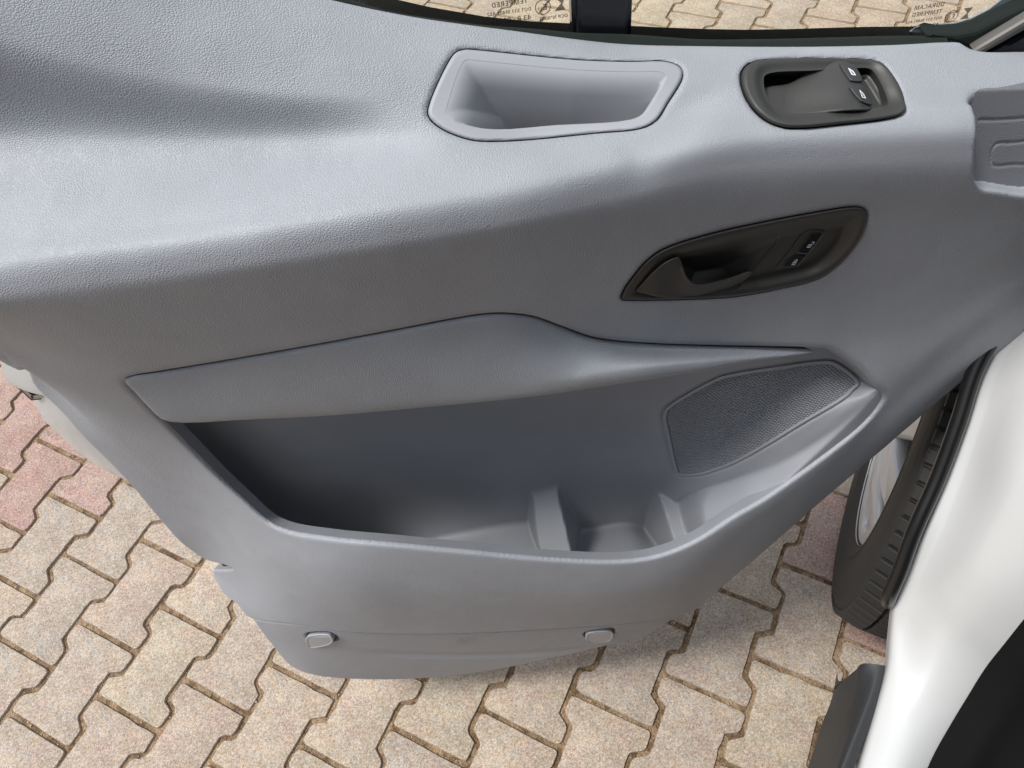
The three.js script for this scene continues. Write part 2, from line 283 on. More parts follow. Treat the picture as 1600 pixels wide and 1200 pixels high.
// a moulded skin: height h(a, b) over the region where keep(a, b) > 0, with a wall of depth `skirt` round every edge
function patch({ box, keep, h, step, skirt = 0, stepB }) {
  const sa = step, sb = stepB || step;
  const [x0, x1, y0, y1] = box, nx = Math.ceil((x1 - x0) / sa), ny = Math.ceil((y1 - y0) / sb);
  const F = new Float32Array((nx + 1) * (ny + 1)), pos = [], uv = [], idx = [], id = new Int32Array((nx + 1) * (ny + 1)).fill(-1), cut = new Map(), rim = [];
  const X = i => x0 + (x1 - x0) * i / nx, Y = j => y0 + (y1 - y0) * j / ny;
  for (let i = 0; i <= nx; i++) for (let j = 0; j <= ny; j++) { let f = keep(X(i), Y(j)); if (Math.abs(f) < 1e-6) f = 1e-6; F[i * (ny + 1) + j] = f; }
  const put = (a, b) => { const q = toDoor(a, b, h(a, b)); pos.push(q[0], q[1], q[2]); uv.push(a, b); return pos.length / 3 - 1; };
  for (let i = 0; i <= nx; i++) for (let j = 0; j <= ny; j++) { const k = i * (ny + 1) + j; if (F[k] > 0) id[k] = put(X(i), Y(j)); }
  const edge = (p, q) => {
    const key = p < q ? p * 1e7 + q : q * 1e7 + p; let e = cut.get(key); if (e !== undefined) return e;
    const t = F[p] / (F[p] - F[q]), pi = Math.floor(p / (ny + 1)), pj = p % (ny + 1), qi = Math.floor(q / (ny + 1)), qj = q % (ny + 1);
    e = put(X(pi) + (X(qi) - X(pi)) * t, Y(pj) + (Y(qj) - Y(pj)) * t); cut.set(key, e); return e;
  };
  const tri = (p, q, r) => {
    const v = [p, q, r], s = v.map(k => F[k] > 0), n = s[0] + s[1] + s[2];
    if (!n) return;
    if (n === 3) { idx.push(id[p], id[q], id[r]); return; }
    for (let k = 0; k < 3; k++) {
      const A = v[k], B = v[(k + 1) % 3], C = v[(k + 2) % 3];
      if (n === 1 && s[k]) { const e1 = edge(A, B), e2 = edge(A, C); idx.push(id[A], e1, e2); rim.push([e1, e2]); return; }
      if (n === 2 && !s[k]) { const e1 = edge(A, B), e2 = edge(A, C); idx.push(e1, id[B], id[C], e1, id[C], e2); rim.push([e2, e1]); return; }
    }
  };
  for (let i = 0; i < nx; i++) for (let j = 0; j < ny; j++) {
    const a = i * (ny + 1) + j, b = a + ny + 1, c = b + 1, d = a + 1;
    if ((i + j) & 1) { tri(a, b, c); tri(a, c, d); } else { tri(a, b, d); tri(b, c, d); }
  }
  const g = geoFrom(pos, idx, uv);
  if (!skirt) return g;
  const sp = [], su = [], si = [];
  for (const [p, q] of rim) {
    const k = sp.length / 3;
    for (const e of [p, q]) { sp.push(pos[e * 3], pos[e * 3 + 1], pos[e * 3 + 2]); su.push(uv[e * 2], uv[e * 2 + 1]); }
    for (const e of [p, q]) { sp.push(pos[e * 3], pos[e * 3 + 1] - skirt * RH, pos[e * 3 + 2] - skirt * RH); su.push(uv[e * 2], uv[e * 2 + 1] - skirt); }
    si.push(k, k + 2, k + 1, k + 1, k + 2, k + 3);
  }
  return merge([g, geoFrom(sp, si, su)]);
}
const grow = (box, m) => [box[0] - m, box[1] + m, box[2] - m, box[3] + m];
// smooth surface through a net of points given in millimetres
function loft(net, du = 6, dv = 6, uvk = 1) {
  const rows = net.map(r => new THREE.CatmullRomCurve3(r.map(p => new THREE.Vector3(...mm(p))), false, 'centripetal'));
  const nu = (net[0].length - 1) * du, pos = [], uv = [], idx = [], nv = (net.length - 1) * dv;
  for (let i = 0; i <= nu; i++) {
    const pts = rows.map(c => c.getPoint(i / nu));
    const cc = pts.length > 2 ? new THREE.CatmullRomCurve3(pts, false, 'centripetal') : new THREE.LineCurve3(pts[0], pts[1]);
    for (let j = 0; j <= nv; j++) { const q = cc.getPoint(j / nv); pos.push(q.x, q.y, q.z); uv.push(q.x * uvk + q.z * .4, q.y * uvk + q.z * .7); }
  }
  for (let i = 0; i < nu; i++) for (let j = 0; j < nv; j++) { const a = i * (nv + 1) + j, b = a + nv + 1; idx.push(a, b, b + 1, a, b + 1, a + 1); }
  return geoFrom(pos, idx, uv);
}
function sweep(pts, prof, closed = false) {                 // a profile [[across, up], ...] carried along points; up is world y
  const c = new THREE.CatmullRomCurve3(pts.map(p => new THREE.Vector3(...p)), false, 'centripetal'), n = pts.length * 5, net = [];
  const pos = [], uv = [], idx = [], m = prof.length;
  for (let i = 0; i <= n; i++) {
    const p = c.getPoint(i / n), t = c.getTangent(i / n), s = new THREE.Vector3(-t.z, 0, t.x).normalize();
    for (let j = 0; j < m; j++) { pos.push(p.x + s.x * prof[j][0], p.y + prof[j][1], p.z + s.z * prof[j][0]); uv.push(i * .01, j * .01); }
  }
  for (let i = 0; i < n; i++) for (let j = 0; j < m - 1 + (closed ? 1 : 0); j++) { const a = i * m + j, b = i * m + (j + 1) % m; idx.push(a, a + m, b, b, a + m, b + m); }
  return toCreasedNormals(geoFrom(pos, idx, uv), .9);
}
function slab(pts, n, depth, bevel = .001) {                // a plate in the plane of the door: outline (s, t) in mm, front face at n
  const s = new THREE.Shape(pts.map(p => new THREE.Vector2(p[0] / 1000, p[1] / 1000)));
  const g = new THREE.ExtrudeGeometry(s, { depth: depth - 2 * bevel, bevelEnabled: true, bevelSize: bevel, bevelThickness: bevel, bevelOffset: -bevel, bevelSegments: 2 });
  g.translate(0, 0, n - depth + bevel); return g;
}
function box(w, h, d, x, y, z, turn = 0) { const g = new THREE.BoxGeometry(w, h, d); g.rotateY(turn); g.translate(x, y, z); return g; }
function tag(o, label, category, group) { o.userData.label = label; o.userData.category = category; if (group) o.userData.group = group; return o; }

// ================= textures and materials =================
function field(n, fn, color) {
  const d = new Uint8Array(n * n * 4);
  for (let j = 0; j < n; j++) for (let i = 0; i < n; i++) { const v = fn(i, j), o = (j * n + i) * 4; if (color) { d[o] = v[0]; d[o + 1] = v[1]; d[o + 2] = v[2]; } else d[o] = d[o + 1] = d[o + 2] = Math.max(0, Math.min(255, v * 255)); d[o + 3] = 255; }
  const t = new THREE.DataTexture(d, n, n, THREE.RGBAFormat); t.wrapS = t.wrapT = THREE.RepeatWrapping; t.magFilter = THREE.LinearFilter; t.minFilter = THREE.LinearMipmapLinearFilter; t.generateMipmaps = true; t.needsUpdate = true;
  if (color) t.colorSpace = THREE.SRGBColorSpace;
  return t;
}
const hash = (i, j, s) => { let h = (i * 374761393 + j * 668265263 + s * 974711) | 0; h = Math.imul(h ^ (h >>> 13), 1274126177); h ^= h >>> 16; return (h >>> 0) / 4294967296; };
const mod = (a, n) => ((a % n) + n) % n;
function vnoise(x, y, per, s) {                             // value noise that repeats every `per` cells
  const i = Math.floor(x), j = Math.floor(y), u = x - i, v = y - j, a = u * u * (3 - 2 * u), b = v * v * (3 - 2 * v);
  const q = (p, r) => hash(mod(i + p, per), mod(j + r, per), s);
  return (q(0, 0) * (1 - a) + q(1, 0) * a) * (1 - b) + (q(0, 1) * (1 - a) + q(1, 1) * a) * b;
}
function cells(x, y, px, py, s) {                           // distances to the two nearest cell seeds
  const i = Math.floor(x), j = Math.floor(y); let d1 = 9, d2 = 9;
  for (let p = -1; p <= 1; p++) for (let q = -1; q <= 1; q++) {
    const m = mod(i + p, px), n = mod(j + q, py), dx = i + p + hash(m, n, s) - x, dy = j + q + hash(m, n, s + 7) - y, d = dx * dx + dy * dy;
    if (d < d1) { d2 = d1; d1 = d; } else if (d < d2) d2 = d;
  }
  return [Math.sqrt(d1), Math.sqrt(d2)];
}
const GRAIN = .16;                                          // metres that one tile of leather grain covers
const grainTex = field(1024, (i, j) => {
  const u = i / 1024, v = j / 1024;
  const wx = (vnoise(u * 24, v * 24, 24, 3) - .5) * .9, wy = (vnoise(u * 24, v * 24, 24, 9) - .5) * .9;
  const [a, b] = cells(u * 84 + wx * 1.5, v * 120 + wy * 1.5, 84, 120, 1);
  const [c, d] = cells(u * 150 + wx, v * 180 + wy, 150, 180, 5);
  const big = vnoise(u * 12, v * 12, 12, 21) * .5 + .5;
  return .12 + .62 * Math.min(1, (b - a) * 2.1) * big + .2 * Math.min(1, (d - c) * 2) + .06 * vnoise(u * 256, v * 256, 256, 4);
});
grainTex.repeat.set(1 / GRAIN, 1 / GRAIN);
const fineTex = field(512, (i, j) => { const u = i / 512, v = j / 512; const [a, b] = cells(u * 70, v * 70, 70, 70, 2); return .3 + .5 * Math.min(1, (b - a) * 2) + .2 * vnoise(u * 200, v * 200, 200, 8); });
fineTex.repeat.set(14, 14);
const dustTex = (() => {                                      // dust specks and faint scuffs on the moulded trim, one tile to 1.2 m
  const n = 1024, d = new Float32Array(n * n).fill(.87); let s = 77; const r = () => { s = (s * 1664525 + 1013904223) >>> 0; return s / 4294967296; };
  for (let j = 0; j < n; j++) for (let i = 0; i < n; i++) d[j * n + i] += .05 * (vnoise(i / 16, j / 16, 64, 3) - .5) + .05 * (vnoise(i / 64, j / 64, 16, 4) - .5);
  for (let k = 0; k < 520; k++) { const x = r() * n | 0, y = r() * n | 0, q = r() < .8 ? 0 : 1; for (let a = 0; a <= q; a++) d[y * n + mod(x + a, n)] = Math.min(1, d[y * n + mod(x + a, n)] + .04 + .12 * r()); }
  for (let k = 0; k < 46; k++) { let x = r() * n, y = r() * n, a = r() * 6.3; const L = 6 + r() * 34, v = (r() - .3) * .13; for (let t = 0; t < L; t++) { x += Math.cos(a); y += Math.sin(a); a += (r() - .5) * .12; const o = mod(Math.floor(y), n) * n + mod(Math.floor(x), n); d[o] = Math.min(1, d[o] + v); } }
  const b = new Uint8Array(n * n * 4); for (let i = 0; i < n * n; i++) { const v = Math.max(0, Math.min(255, d[i] * 255)); b[i * 4] = b[i * 4 + 1] = b[i * 4 + 2] = v; b[i * 4 + 3] = 255; }
  const t = new THREE.DataTexture(b, n, n, THREE.RGBAFormat); t.wrapS = t.wrapT = THREE.RepeatWrapping; t.magFilter = THREE.LinearFilter; t.minFilter = THREE.LinearMipmapLinearFilter; t.generateMipmaps = true; t.repeat.set(1 / 1.2, 1 / 1.2); t.needsUpdate = true; return t;
})();
const wearTex = field(512, (i, j) => { const u = i / 512, v = j / 512; const q = .5 * vnoise(u * 6, v * 6, 6, 1) + .3 * vnoise(u * 17, v * 17, 17, 2) + .2 * vnoise(u * 60, v * 60, 60, 3); return .55 + .5 * (q - .5); });
wearTex.repeat.set(3.1, 3.1);
const std = (r, g, b, rough, o = {}) => new THREE.MeshPhysicalMaterial({ color: new THREE.Color().setRGB(r, g, b), roughness: rough, side: THREE.DoubleSide, ...o });
const M = {
  trim: std(.337, .352, .39, .52, { map: dustTex, bumpMap: grainTex, bumpScale: .00042, specularIntensity: .9 }),
  trimLid: std(.316, .332, .366, .5, { map: dustTex, bumpMap: grainTex, bumpScale: .00042, specularIntensity: .9 }),
  clip: std(.34, .355, .39, .4),
  trimDark: std(.15, .156, .172, .58, { bumpMap: grainTex, bumpScale: .00042 }),
  frit: std(.22, .27, .29, .5),
  moulding: std(.09, .085, .08, .5),
  trimFine: std(.28, .292, .322, .55, { map: dustTex, bumpMap: fineTex, bumpScale: .00004 }),
  bin: std(.29, .298, .325, .55, { bumpMap: fineTex, bumpScale: .00003 }),
  black: std(.034, .034, .033, .5, { bumpMap: fineTex, bumpScale: .000025 }),
  handle: std(.024, .0222, .020, .5, { bumpMap: fineTex, bumpScale: .00002 }),
  gloss: std(.008, .009, .013, .18),
  grille: std(.24, .248, .27, .5),
  mark: std(.75, .77, .8, .5),
  cloth: std(.012, .012, .014, .9),
  rubber: std(.008, .008, .008, .3),
  flock: std(.004, .009, .007, .95),
  paint: std(.53, .535, .54, .28, { clearcoat: .6, clearcoatRoughness: .08 }),
  darkPlastic: std(.028, .03, .033, .55, { bumpMap: fineTex, bumpScale: .00006 }),
  carpet: std(.010, .010, .011, .8, { bumpMap: fineTex, bumpScale: .0003 }),
  inside: std(.06, .062, .068, .8),
  steel: std(.4, .41, .42, .35, { metalness: .9 }),
  step: std(.006, .006, .0065, .95, { specularIntensity: .25, bumpMap: fineTex, bumpScale: .0002 }),
  tyre: std(.018, .0178, .0175, .7, { bumpMap: fineTex, bumpScale: .00005 }),
  alloy: std(.6, .6, .61, .46, { metalness: .45 }),
  glass: new THREE.MeshPhysicalMaterial({ color: new THREE.Color().setRGB(1, 1, .92), roughness: 0, transmission: 1, thickness: 0, ior: 1.5, side: THREE.DoubleSide }),
};

// ================= the pavement =================
const pavement = new THREE.Group(); pavement.name = 'pavement'; pavement.userData.kind = 'structure'; scene.add(pavement);
{
  const joint = field(512, (i, j) => {
    const u = i / 512, v = j / 512, q = .45 * vnoise(u * 12, v * 12, 12, 1) + .35 * vnoise(u * 70, v * 70, 70, 2) + .35 * vnoise(u * 240, v * 240, 240, 3);
    const g = hash(i, j, 77) > .98 ? 80 : 0, dk = vnoise(u * 30, v * 30, 30, 12) > .62 ? -26 : 0; return [122 + 76 * (q - .5) + g + dk, 101 + 70 * (q - .5) + g + dk, 79 + 58 * (q - .5) + g * .8 + dk].map(x => Math.max(0, Math.min(255, x)));
  }, true); joint.repeat.set(3, 3);
  const jb = field(512, (i, j) => vnoise(i / 4, j / 4, 128, 5) * .6 + vnoise(i / 2, j / 2, 256, 6) * .4); jb.repeat.set(3, 3);
  const jm = new THREE.MeshStandardMaterial({ map: joint, bumpMap: jb, bumpScale: .004, roughness: .95 });
  const g = new THREE.PlaneGeometry(60, 60); g.rotateX(-Math.PI / 2); const uv = g.attributes.uv; for (let k = 0; k < uv.count; k++) uv.setXY(k, uv.getX(k) * 60, uv.getY(k) * 60);
  g.translate(0, -.0065, 0);
  mesh('joint_sand', g, jm, pavement);

  const L = .2, W = .14316, d = .0125, gap = .0046, ang = 31 * Math.PI / 180;
  const col = [Math.cos(ang), Math.sin(ang)], up = [Math.sin(ang), -Math.cos(ang)], O = [-1.03878, -.07412];
  // bone outline: wide ends, narrow waist, corners rounded
  const hw = W / 2 + d - gap, nw = W / 2 - d - gap, hl = L / 2 - gap;
  const raw = (y0 => { const y1 = y0 + .016; return [[-hw, -hl], [hw, -hl], [hw, -y1], [nw, -y0], [nw, y0], [hw, y1], [hw, hl], [-hw, hl], [-hw, y1], [-nw, y0], [-nw, -y0], [-hw, -y1]]; })(.042 + gap * .6);
  const bone = (j, rough = 1) => {
    let pts = []; const n = raw.length;
    raw.forEach((p, i) => {
      const a = raw[(i + n - 1) % n], b = raw[(i + 1) % n], la = Math.hypot(a[0] - p[0], a[1] - p[1]), lb = Math.hypot(b[0] - p[0], b[1] - p[1]);
      const corner = Math.abs(p[0]) > nw + .002 && Math.abs(p[1]) > .08, r = (corner ? .0075 : .0045) + j * .0025 * (hash(i, 3, 5 + j * 9) - .4);
      const u = [p[0] + (a[0] - p[0]) / la * r, p[1] + (a[1] - p[1]) / la * r], v = [p[0] + (b[0] - p[0]) / lb * r, p[1] + (b[1] - p[1]) / lb * r];
      const e = k => j * .0010 * (hash(i, k, j) - .5);
      pts.push([u[0] + e(1), u[1] + e(2)], [(u[0] + v[0]) / 4 + p[0] / 2, (u[1] + v[1]) / 4 + p[1] / 2], [v[0] + e(3), v[1] + e(4)]);
    });
    if (rough) { const q = []; pts.forEach((p, i) => { const r = pts[(i + 1) % pts.length], L = Math.hypot(r[0] - p[0], r[1] - p[1]), m = Math.min(7, Math.floor(L / .012)); q.push(p); for (let k = 1; k < m; k++) { const t = k / m + .3 / m * (hash(i, k, j + 40) - .5), o = (hash(i, k, j + 50) - .5) * .0013 - (hash(i, k, j + 60) > .95 ? .0022 : 0), nx = (r[1] - p[1]) / L, ny = -(r[0] - p[0]) / L; q.push([p[0] + (r[0] - p[0]) * t + nx * o, p[1] + (r[1] - p[1]) * t + ny * o]); } }); pts = q; }
    const s = new THREE.Shape(pts.map(p => new THREE.Vector2(p[0], p[1])));
    const g = new THREE.ExtrudeGeometry(s, { depth: .028, bevelEnabled: true, bevelSize: .0028, bevelOffset: -.0028, bevelThickness: .0022, bevelSegments: 2, curveSegments: 1 });
    g.rotateX(-Math.PI / 2); g.translate(0, -.0302, 0);
    const q = toCreasedNormals(g, .7); return q;
  };
  const shapes = [1, 2, 3, 4, 5].map(j => bone(j)), plain = bone(2, 0);
  const face = (tint, s) => field(512, (i, j) => {
    const u = i / 512, v = j / 512;
    const [a, b] = cells(u * 120, v * 120, 120, 120, s);
    const id = hash(Math.floor(u * 120 + .3), Math.floor(v * 120 + .7), s + 3);
    const grit = (vnoise(u * 190, v * 190, 190, s) - .5) * 46 + (vnoise(u * 90, v * 90, 90, s + 1) - .5) * 30 + (vnoise(u * 14, v * 14, 14, s + 2) - .5) * 12 + (vnoise(u * 5, v * 5, 5, s + 6) - .5) * 8;
    const spark = id > .965 && a < .35 ? 34 : id < .03 && a < .35 ? -40 : 0, warm = (vnoise(u * 26, v * 26, 26, s + 5) - .5) * 7;
    const rosy = Math.max(0, vnoise(u * 7, v * 7, 7, s + 15) - .55) * 15; return [tint[0] + grit + spark + warm + rosy * .3, tint[1] + grit + spark - rosy * .5, tint[2] + grit + spark - warm - rosy * .2].map(q => Math.max(0, Math.min(255, q)));
  }, true);
  const fb = field(512, (i, j) => { const u = i / 512, v = j / 512; const [a] = cells(u * 130, v * 130, 130, 130, 4); return .35 * (1 - a) + .4 * vnoise(u * 190, v * 190, 190, 1) + .25 * vnoise(u * 30, v * 30, 30, 2); });
  fb.repeat.set(4, 4);
  const mats = []; const tex = [face([156, 143, 130], 11), face([150, 129, 119], 31)]; tex.forEach(t => t.repeat.set(4, 4));
  for (const [t, r, g, b] of [[0, 1, 1, 1], [0, 1.06, 1.05, 1.02], [0, .95, .96, .97], [0, 1.0, .97, .96], [1, 1, 1, 1], [1, .97, .93, .94], [0, 1.02, 1.03, .98]])
    mats.push(new THREE.MeshStandardMaterial({ map: tex[t], color: new THREE.Color().setRGB(r * .97, g * .97, b * .97), bumpMap: fb, bumpScale: .0011, roughness: .92 }));
  // which pavers the photograph can show
  camera.updateMatrixWorld(true); camera.aspect = 4 / 3; camera.updateProjectionMatrix();
  const v = new THREE.Vector3(), list = [];
  for (let i = -34; i <= 40; i++) for (let k = -22; k <= 34; k++) {
    const y = (k + .5 + (mod(i, 2) ? .5 : 0)) * L, x = i * W, px = O[0] + col[0] * x + up[0] * y, pz = O[1] + col[1] * x + up[1] * y;
    v.set(px, 0, pz).applyMatrix4(camera.matrixWorldInverse); const front = v.z < -.05;
    v.set(px, 0, pz).project(camera);
    const sx = 800 + v.x * 800, sy = 600 - v.y * 600;       // rough place in the picture, only to choose which are built singly
    const seen = front && sx > -130 && sx < 1730 && sy > -60 && sy < 1330;
    const hid = (sy > 110 && sy < 470) || (sx > 470 && sx < 1000 && sy > 110 && sy < 900) || (sx > 300 && sx < 1120 && sy > 110 && sy < 820) || (sx > 1560 && sy > 120) || (sx > 160 && sy > 110 && sy < 560) || (sx < 430 && sy < 60) ||(sy <= 110 && (sx < 480 || sx > 1640));
    list.push([i, k, px, pz, seen && !hid, y / L]);
  }
  const rest = [];
  for (const [i, k, px, pz, single, yy] of list) {
    const q = n => hash(i + 50, k + 50, n);
    const shape = shapes[Math.floor(q(1) * 5)], turn = ang * -1 + (q(2) > .5 ? Math.PI : 0) + (q(3) - .5) * .014;
    const pink = (i <= -2 && yy > .9 && i > -8 && yy < 5) || (i === 9 && Math.abs(yy - 4) < .3) || (i === 10 && yy > 3.2 && yy < 5.2) || (i > 9 && yy > 4.4 && yy < 6);
    const mi = pink ? 4 + Math.floor(q(4) * 2) : [0, 1, 2, 3, 6][Math.floor(q(4) * 5)];
    const dx = (q(5) - .5) * .002, dz = (q(6) - .5) * .002, dy = (q(7) - .5) * .0016;
    if (single) {
      const m = mesh('paver', shape, mats[mi], pavement); m.position.set(px + dx, dy, pz + dz); m.rotation.set((q(8) - .5) * .008, turn, (q(9) - .5) * .008, 'YXZ');
    } else rest.push([plain, turn, px + dx, dy, pz + dz, pink]);
  }
  for (const pk of [false, true]) {
    const gs = rest.filter(r => r[5] === pk).map(([s, t, x, y, z]) => { const g = s.clone(); g.rotateY(t); g.translate(x, y, z); return g; });
    if (!gs.length) continue;
    const m = mesh('paver_field', mergeGeometries(gs), mats[pk ? 4 : 0], pavement); m.userData.kind = 'stuff';
  }
  // crumbs of grit lying in the joints
  const crumb = new THREE.IcosahedronGeometry(.0017, 0), n = 5200, cm = new THREE.MeshStandardMaterial({ color: new THREE.Color().setRGB(.42, .34, .25), roughness: .9 });
  const inst = new THREE.InstancedMesh(crumb, cm, n), mt = new THREE.Matrix4(), qu = new THREE.Quaternion(), c3 = new THREE.Color();
  for (let t = 0; t < n; t++) {
    const i = Math.floor(rnd() * 34) - 14, k = Math.floor(rnd() * 24) - 9, odd = mod(i, 2) ? .5 : 0; let x, y;
    if (rnd() < .45) { x = i * W + (rnd() - .5) * W; y = (k + odd) * L + (rnd() - .5) * .006; }
    else { y = (k + odd + rnd()) * L; const f = Math.abs(((y / L - odd) % 1 + 1) % 1 - .5); x = i * W + W / 2 + (f > .3125 ? d : f < .1875 ? -d : (f - .25) / .0625 * d) + (rnd() - .5) * .006; }
    const s = .35 + rnd() * rnd() * 1.4; qu.setFromEuler(new THREE.Euler(rnd() * 6, rnd() * 6, rnd() * 6));
    mt.compose(new THREE.Vector3(O[0] + col[0] * x + up[0] * y, -.0056 + rnd() * .0014, O[1] + col[1] * x + up[1] * y), qu, new THREE.Vector3(s, s * .8, s));
    inst.setMatrixAt(t, mt); const b = .5 + rnd() * 1.1; inst.setColorAt(t, c3.setRGB(b, b * .97, b * .93));
  }
  inst.name = 'joint_grit'; inst.userData.kind = 'stuff'; inst.receiveShadow = true; pavement.add(inst);
}

// ================= the opened door =================
const door = tag(new THREE.Group(), 'opened white van front door seen from inside, grey grained trim with map pocket', 'van door'); door.name = 'van_door'; scene.add(door);
const panelSheet = sheet(Object.values(PANEL_ROWS));
const O_ = {}; for (const k in OUTLINES) O_[k] = sdf(outline(OUTLINES[k]));
const cornerD = O_.corner;
const planeOf = pts => { const [p, q, r] = pts.map(mm), u = [q[0] - p[0], q[1] - p[1], q[2] - p[2]], v = [r[0] - p[0], r[1] - p[1], r[2] - p[2]]; const n = [u[1] * v[2] - u[2] * v[1], u[2] * v[0] - u[0] * v[2], u[0] * v[1] - u[1] * v[0]]; return (a, b) => p[2] - (n[0] * (a - p[0]) + n[1] * (b - p[1])) / n[2]; };
const cornerPlane = planeOf(CORNER_PLANE.p);
const valley = openDist(VALLEY.line);
const panelH = (a, b) => {                                  // the trim's outer skin without its openings
  let c = panelSheet(a, b);
  if (a > -.06 && a < .16 && b > .74) { const d = valley(a, b); if (d < .04) c -= .0034 * Math.exp(-d * d / .00016) * smooth(.84, .82, b); }
  if (a > .2 && b > .66) { const d = cornerD(a, b); if (d > -.012) { const k = smooth(-.0055, .0055, d); c += Math.min(0, cornerPlane(a, b) - c) * k; } }
  return c;
};
{ // main trim panel
  const dent = openDist(KICK_OUTLINES.dent);
  const tr = O_.trim, P = O_.pocket, hb = (d, f) => -f(d[0], d[1]);
  const gapBin = .0009;
  const bx = [-.60, .46, .14, 1.10];
  const keep = (a, b) => Math.min(tr(a, b), -P(a, b), -O_.bin(a, b) - gapBin, -O_.switch_rim(a, b) - gapBin, -O_.handle_rim(a, b) - gapBin);
  const h = (a, b) => {
    let c = panelH(a, b);
    const e = tr(a, b); c -= roll(e, .0028);
    if (a < -.38 && b < .48) { const q = dent(a, b); c -= .0085 * smooth(.017, .001, q) * smooth(-.49, -.47, a); }
    const p = -P(a, b); if (p < .012) c -= roll(p, .0065);
    for (const f of [O_.bin, O_.switch_rim, O_.handle_rim]) { const q = -f(a, b) - gapBin; if (q < .003) c -= roll(q, .0022); }
    return c;
  };
  mesh('trim_panel', patch({ box: bx, keep, h, step: .0022, skirt: .022 }), M.trim, door);
}
{ // padded lid strip over the pocket
  const s = sheet(Object.values(LID_ROWS)), f = sdf(outline(LID_OUTLINE.edge));
  mesh('pocket_lid', patch({ box: grow(f.box, .002), keep: f, h: (a, b) => s(a, b) - roll(f(a, b), .006) * .8, step: .0022, skirt: .03 }), M.trimLid, door);
}
// pocket
const pocketSheet = sheet(Object.values(POCKET_ROWS));
const K = {}; for (const k in POCKET_OUTLINES) K[k] = sdf(outline(POCKET_OUTLINES[k], 6));
const ledgePlane = planeOf(LEDGE_POINTS.p);
const pocketIn = sdf(outline(OUTLINES.pocket), .2);
const pocketH = (a, b) => {
  let c = pocketSheet(a, b);
  const dl = K.ledge(a, b); if (dl > -.05) c = smax(c, Math.max(ledgePlane(a, b), panelSheet(a, b) - .009 - .9 * Math.max(0, pocketIn(a, b)) - .06 * smooth(.24, .17, a)) + Math.min(0, dl) * 5, .008);
  const ra = K.rib_a(a, b); c = smax(c, .468 + (.423 - b) * .30 + Math.min(0, ra - .001) * 5.5, .007);
  const rb = K.rib_b(a, b); c = smax(c, .452 + (.391 - b) * .80 + Math.min(0, rb - .001) * 5.5, .007);
  if (a < -.2) c = smin(c, panelSheet(a, b) - .034, .02);
  if (a > .1) c = Math.min(c, panelSheet(a, b) - .0065);
  const sp = K.speaker(a, b); c -= .003 * smooth(-.003, .0, sp);
  return c;
};
{
  const P = sdf(outline(OUTLINES.pocket), .2), keep = (a, b) => { const p = P(a, b); return Math.min(p + (a < .1 ? (b < .62 ? .11 : .03) : .012 + .098 * smooth(.16, .1, a) * (b < .45 ? 1 : 0)), O_.trim(a, b) - .006, Math.max(p + .007, panelSheet(a, b) - pocketH(a, b) - .004)); };
  mesh('map_pocket', patch({ box: [P.box[0] - .05, P.box[1] + .03, P.box[2] - .1, P.box[3] + .03], keep, h: pocketH, step: .0024 }), M.trimFine, door);
  // speaker grille: frame, woven mesh
  const f = K.speaker, g0 = (a, b) => pocketSheet(a, b);
  mesh('speaker_frame', patch({ box: grow(f.box, .002), keep: (a, b) => Math.min(f(a, b) - .0004, .0042 - f(a, b)), h: (a, b) => { const d = f(a, b); return g0(a, b) + .0018 - roll(d, .0022) - roll(.0042 - d, .002) * .7; }, step: .0009, skirt: .006 }), M.grille, door);
  const w = .0037, lens = (a, b) => { const u = (a + b * .12) / w, v = (b - a * .12) / (w * .60), r = Math.floor(v), uu = u + (r & 1 ? .5 : 0), x = uu - Math.floor(uu) - .5, y = v - r - .5; return 1 - 3.6 * (x * x * .9 + y * y * 1.15); };
  mesh('speaker_cloth', patch({ box: f.box, keep: (a, b) => f(a, b) - .002, step: .003, h: (a, b) => g0(a, b) - .0052 }), M.cloth, door);
  mesh('speaker_grille', patch({ box: f.box, keep: (a, b) => Math.min(f(a, b) - .003, (lens(a, b) - .22) * .0012), step: .00050, skirt: 0,
    h: (a, b) => g0(a, b) - .0042 + .0036 * Math.sqrt(Math.max(0, lens(a, b))) }), M.grille, door);
}
{ // storage bin sunk in the shelf
  const f = O_.bin, q = O_.bin_open, o = OUTLINES.bin_open;
  const wall = openDist([o[12], o[13], o[14], o[15], o[0], o[1], o[2], o[3], o[4]]);
  const bin = new THREE.Group(); named(bin, 'storage_bin'); door.add(bin);
  mesh('rim', patch({ box: grow(f.box, .002), keep: (a, b) => Math.min(f(a, b), -q(a, b) + .0006), step: .0011, skirt: .012,
    h: (a, b) => panelSheet(a, b) + .0006 - roll(f(a, b), .0025) - (wall(a, b) < .004 ? 0 : roll(-q(a, b) + .0006, .0012)) }), M.bin, bin);
  mesh('bowl', patch({ box: grow(q.box, .008), keep: (a, b) => q(a, b) + .006, step: .0014,
    h: (a, b) => { const r = Math.max(0, wall(a, b) - .0005) * (q(a, b) < 0 && wall(a, b) < .012 ? 0 : 1); return panelSheet(a, b) + .0004 - (r < .016 ? 1.22 * r * r / .032 : 1.22 * (r - .008)); } }), M.bin, bin);
}
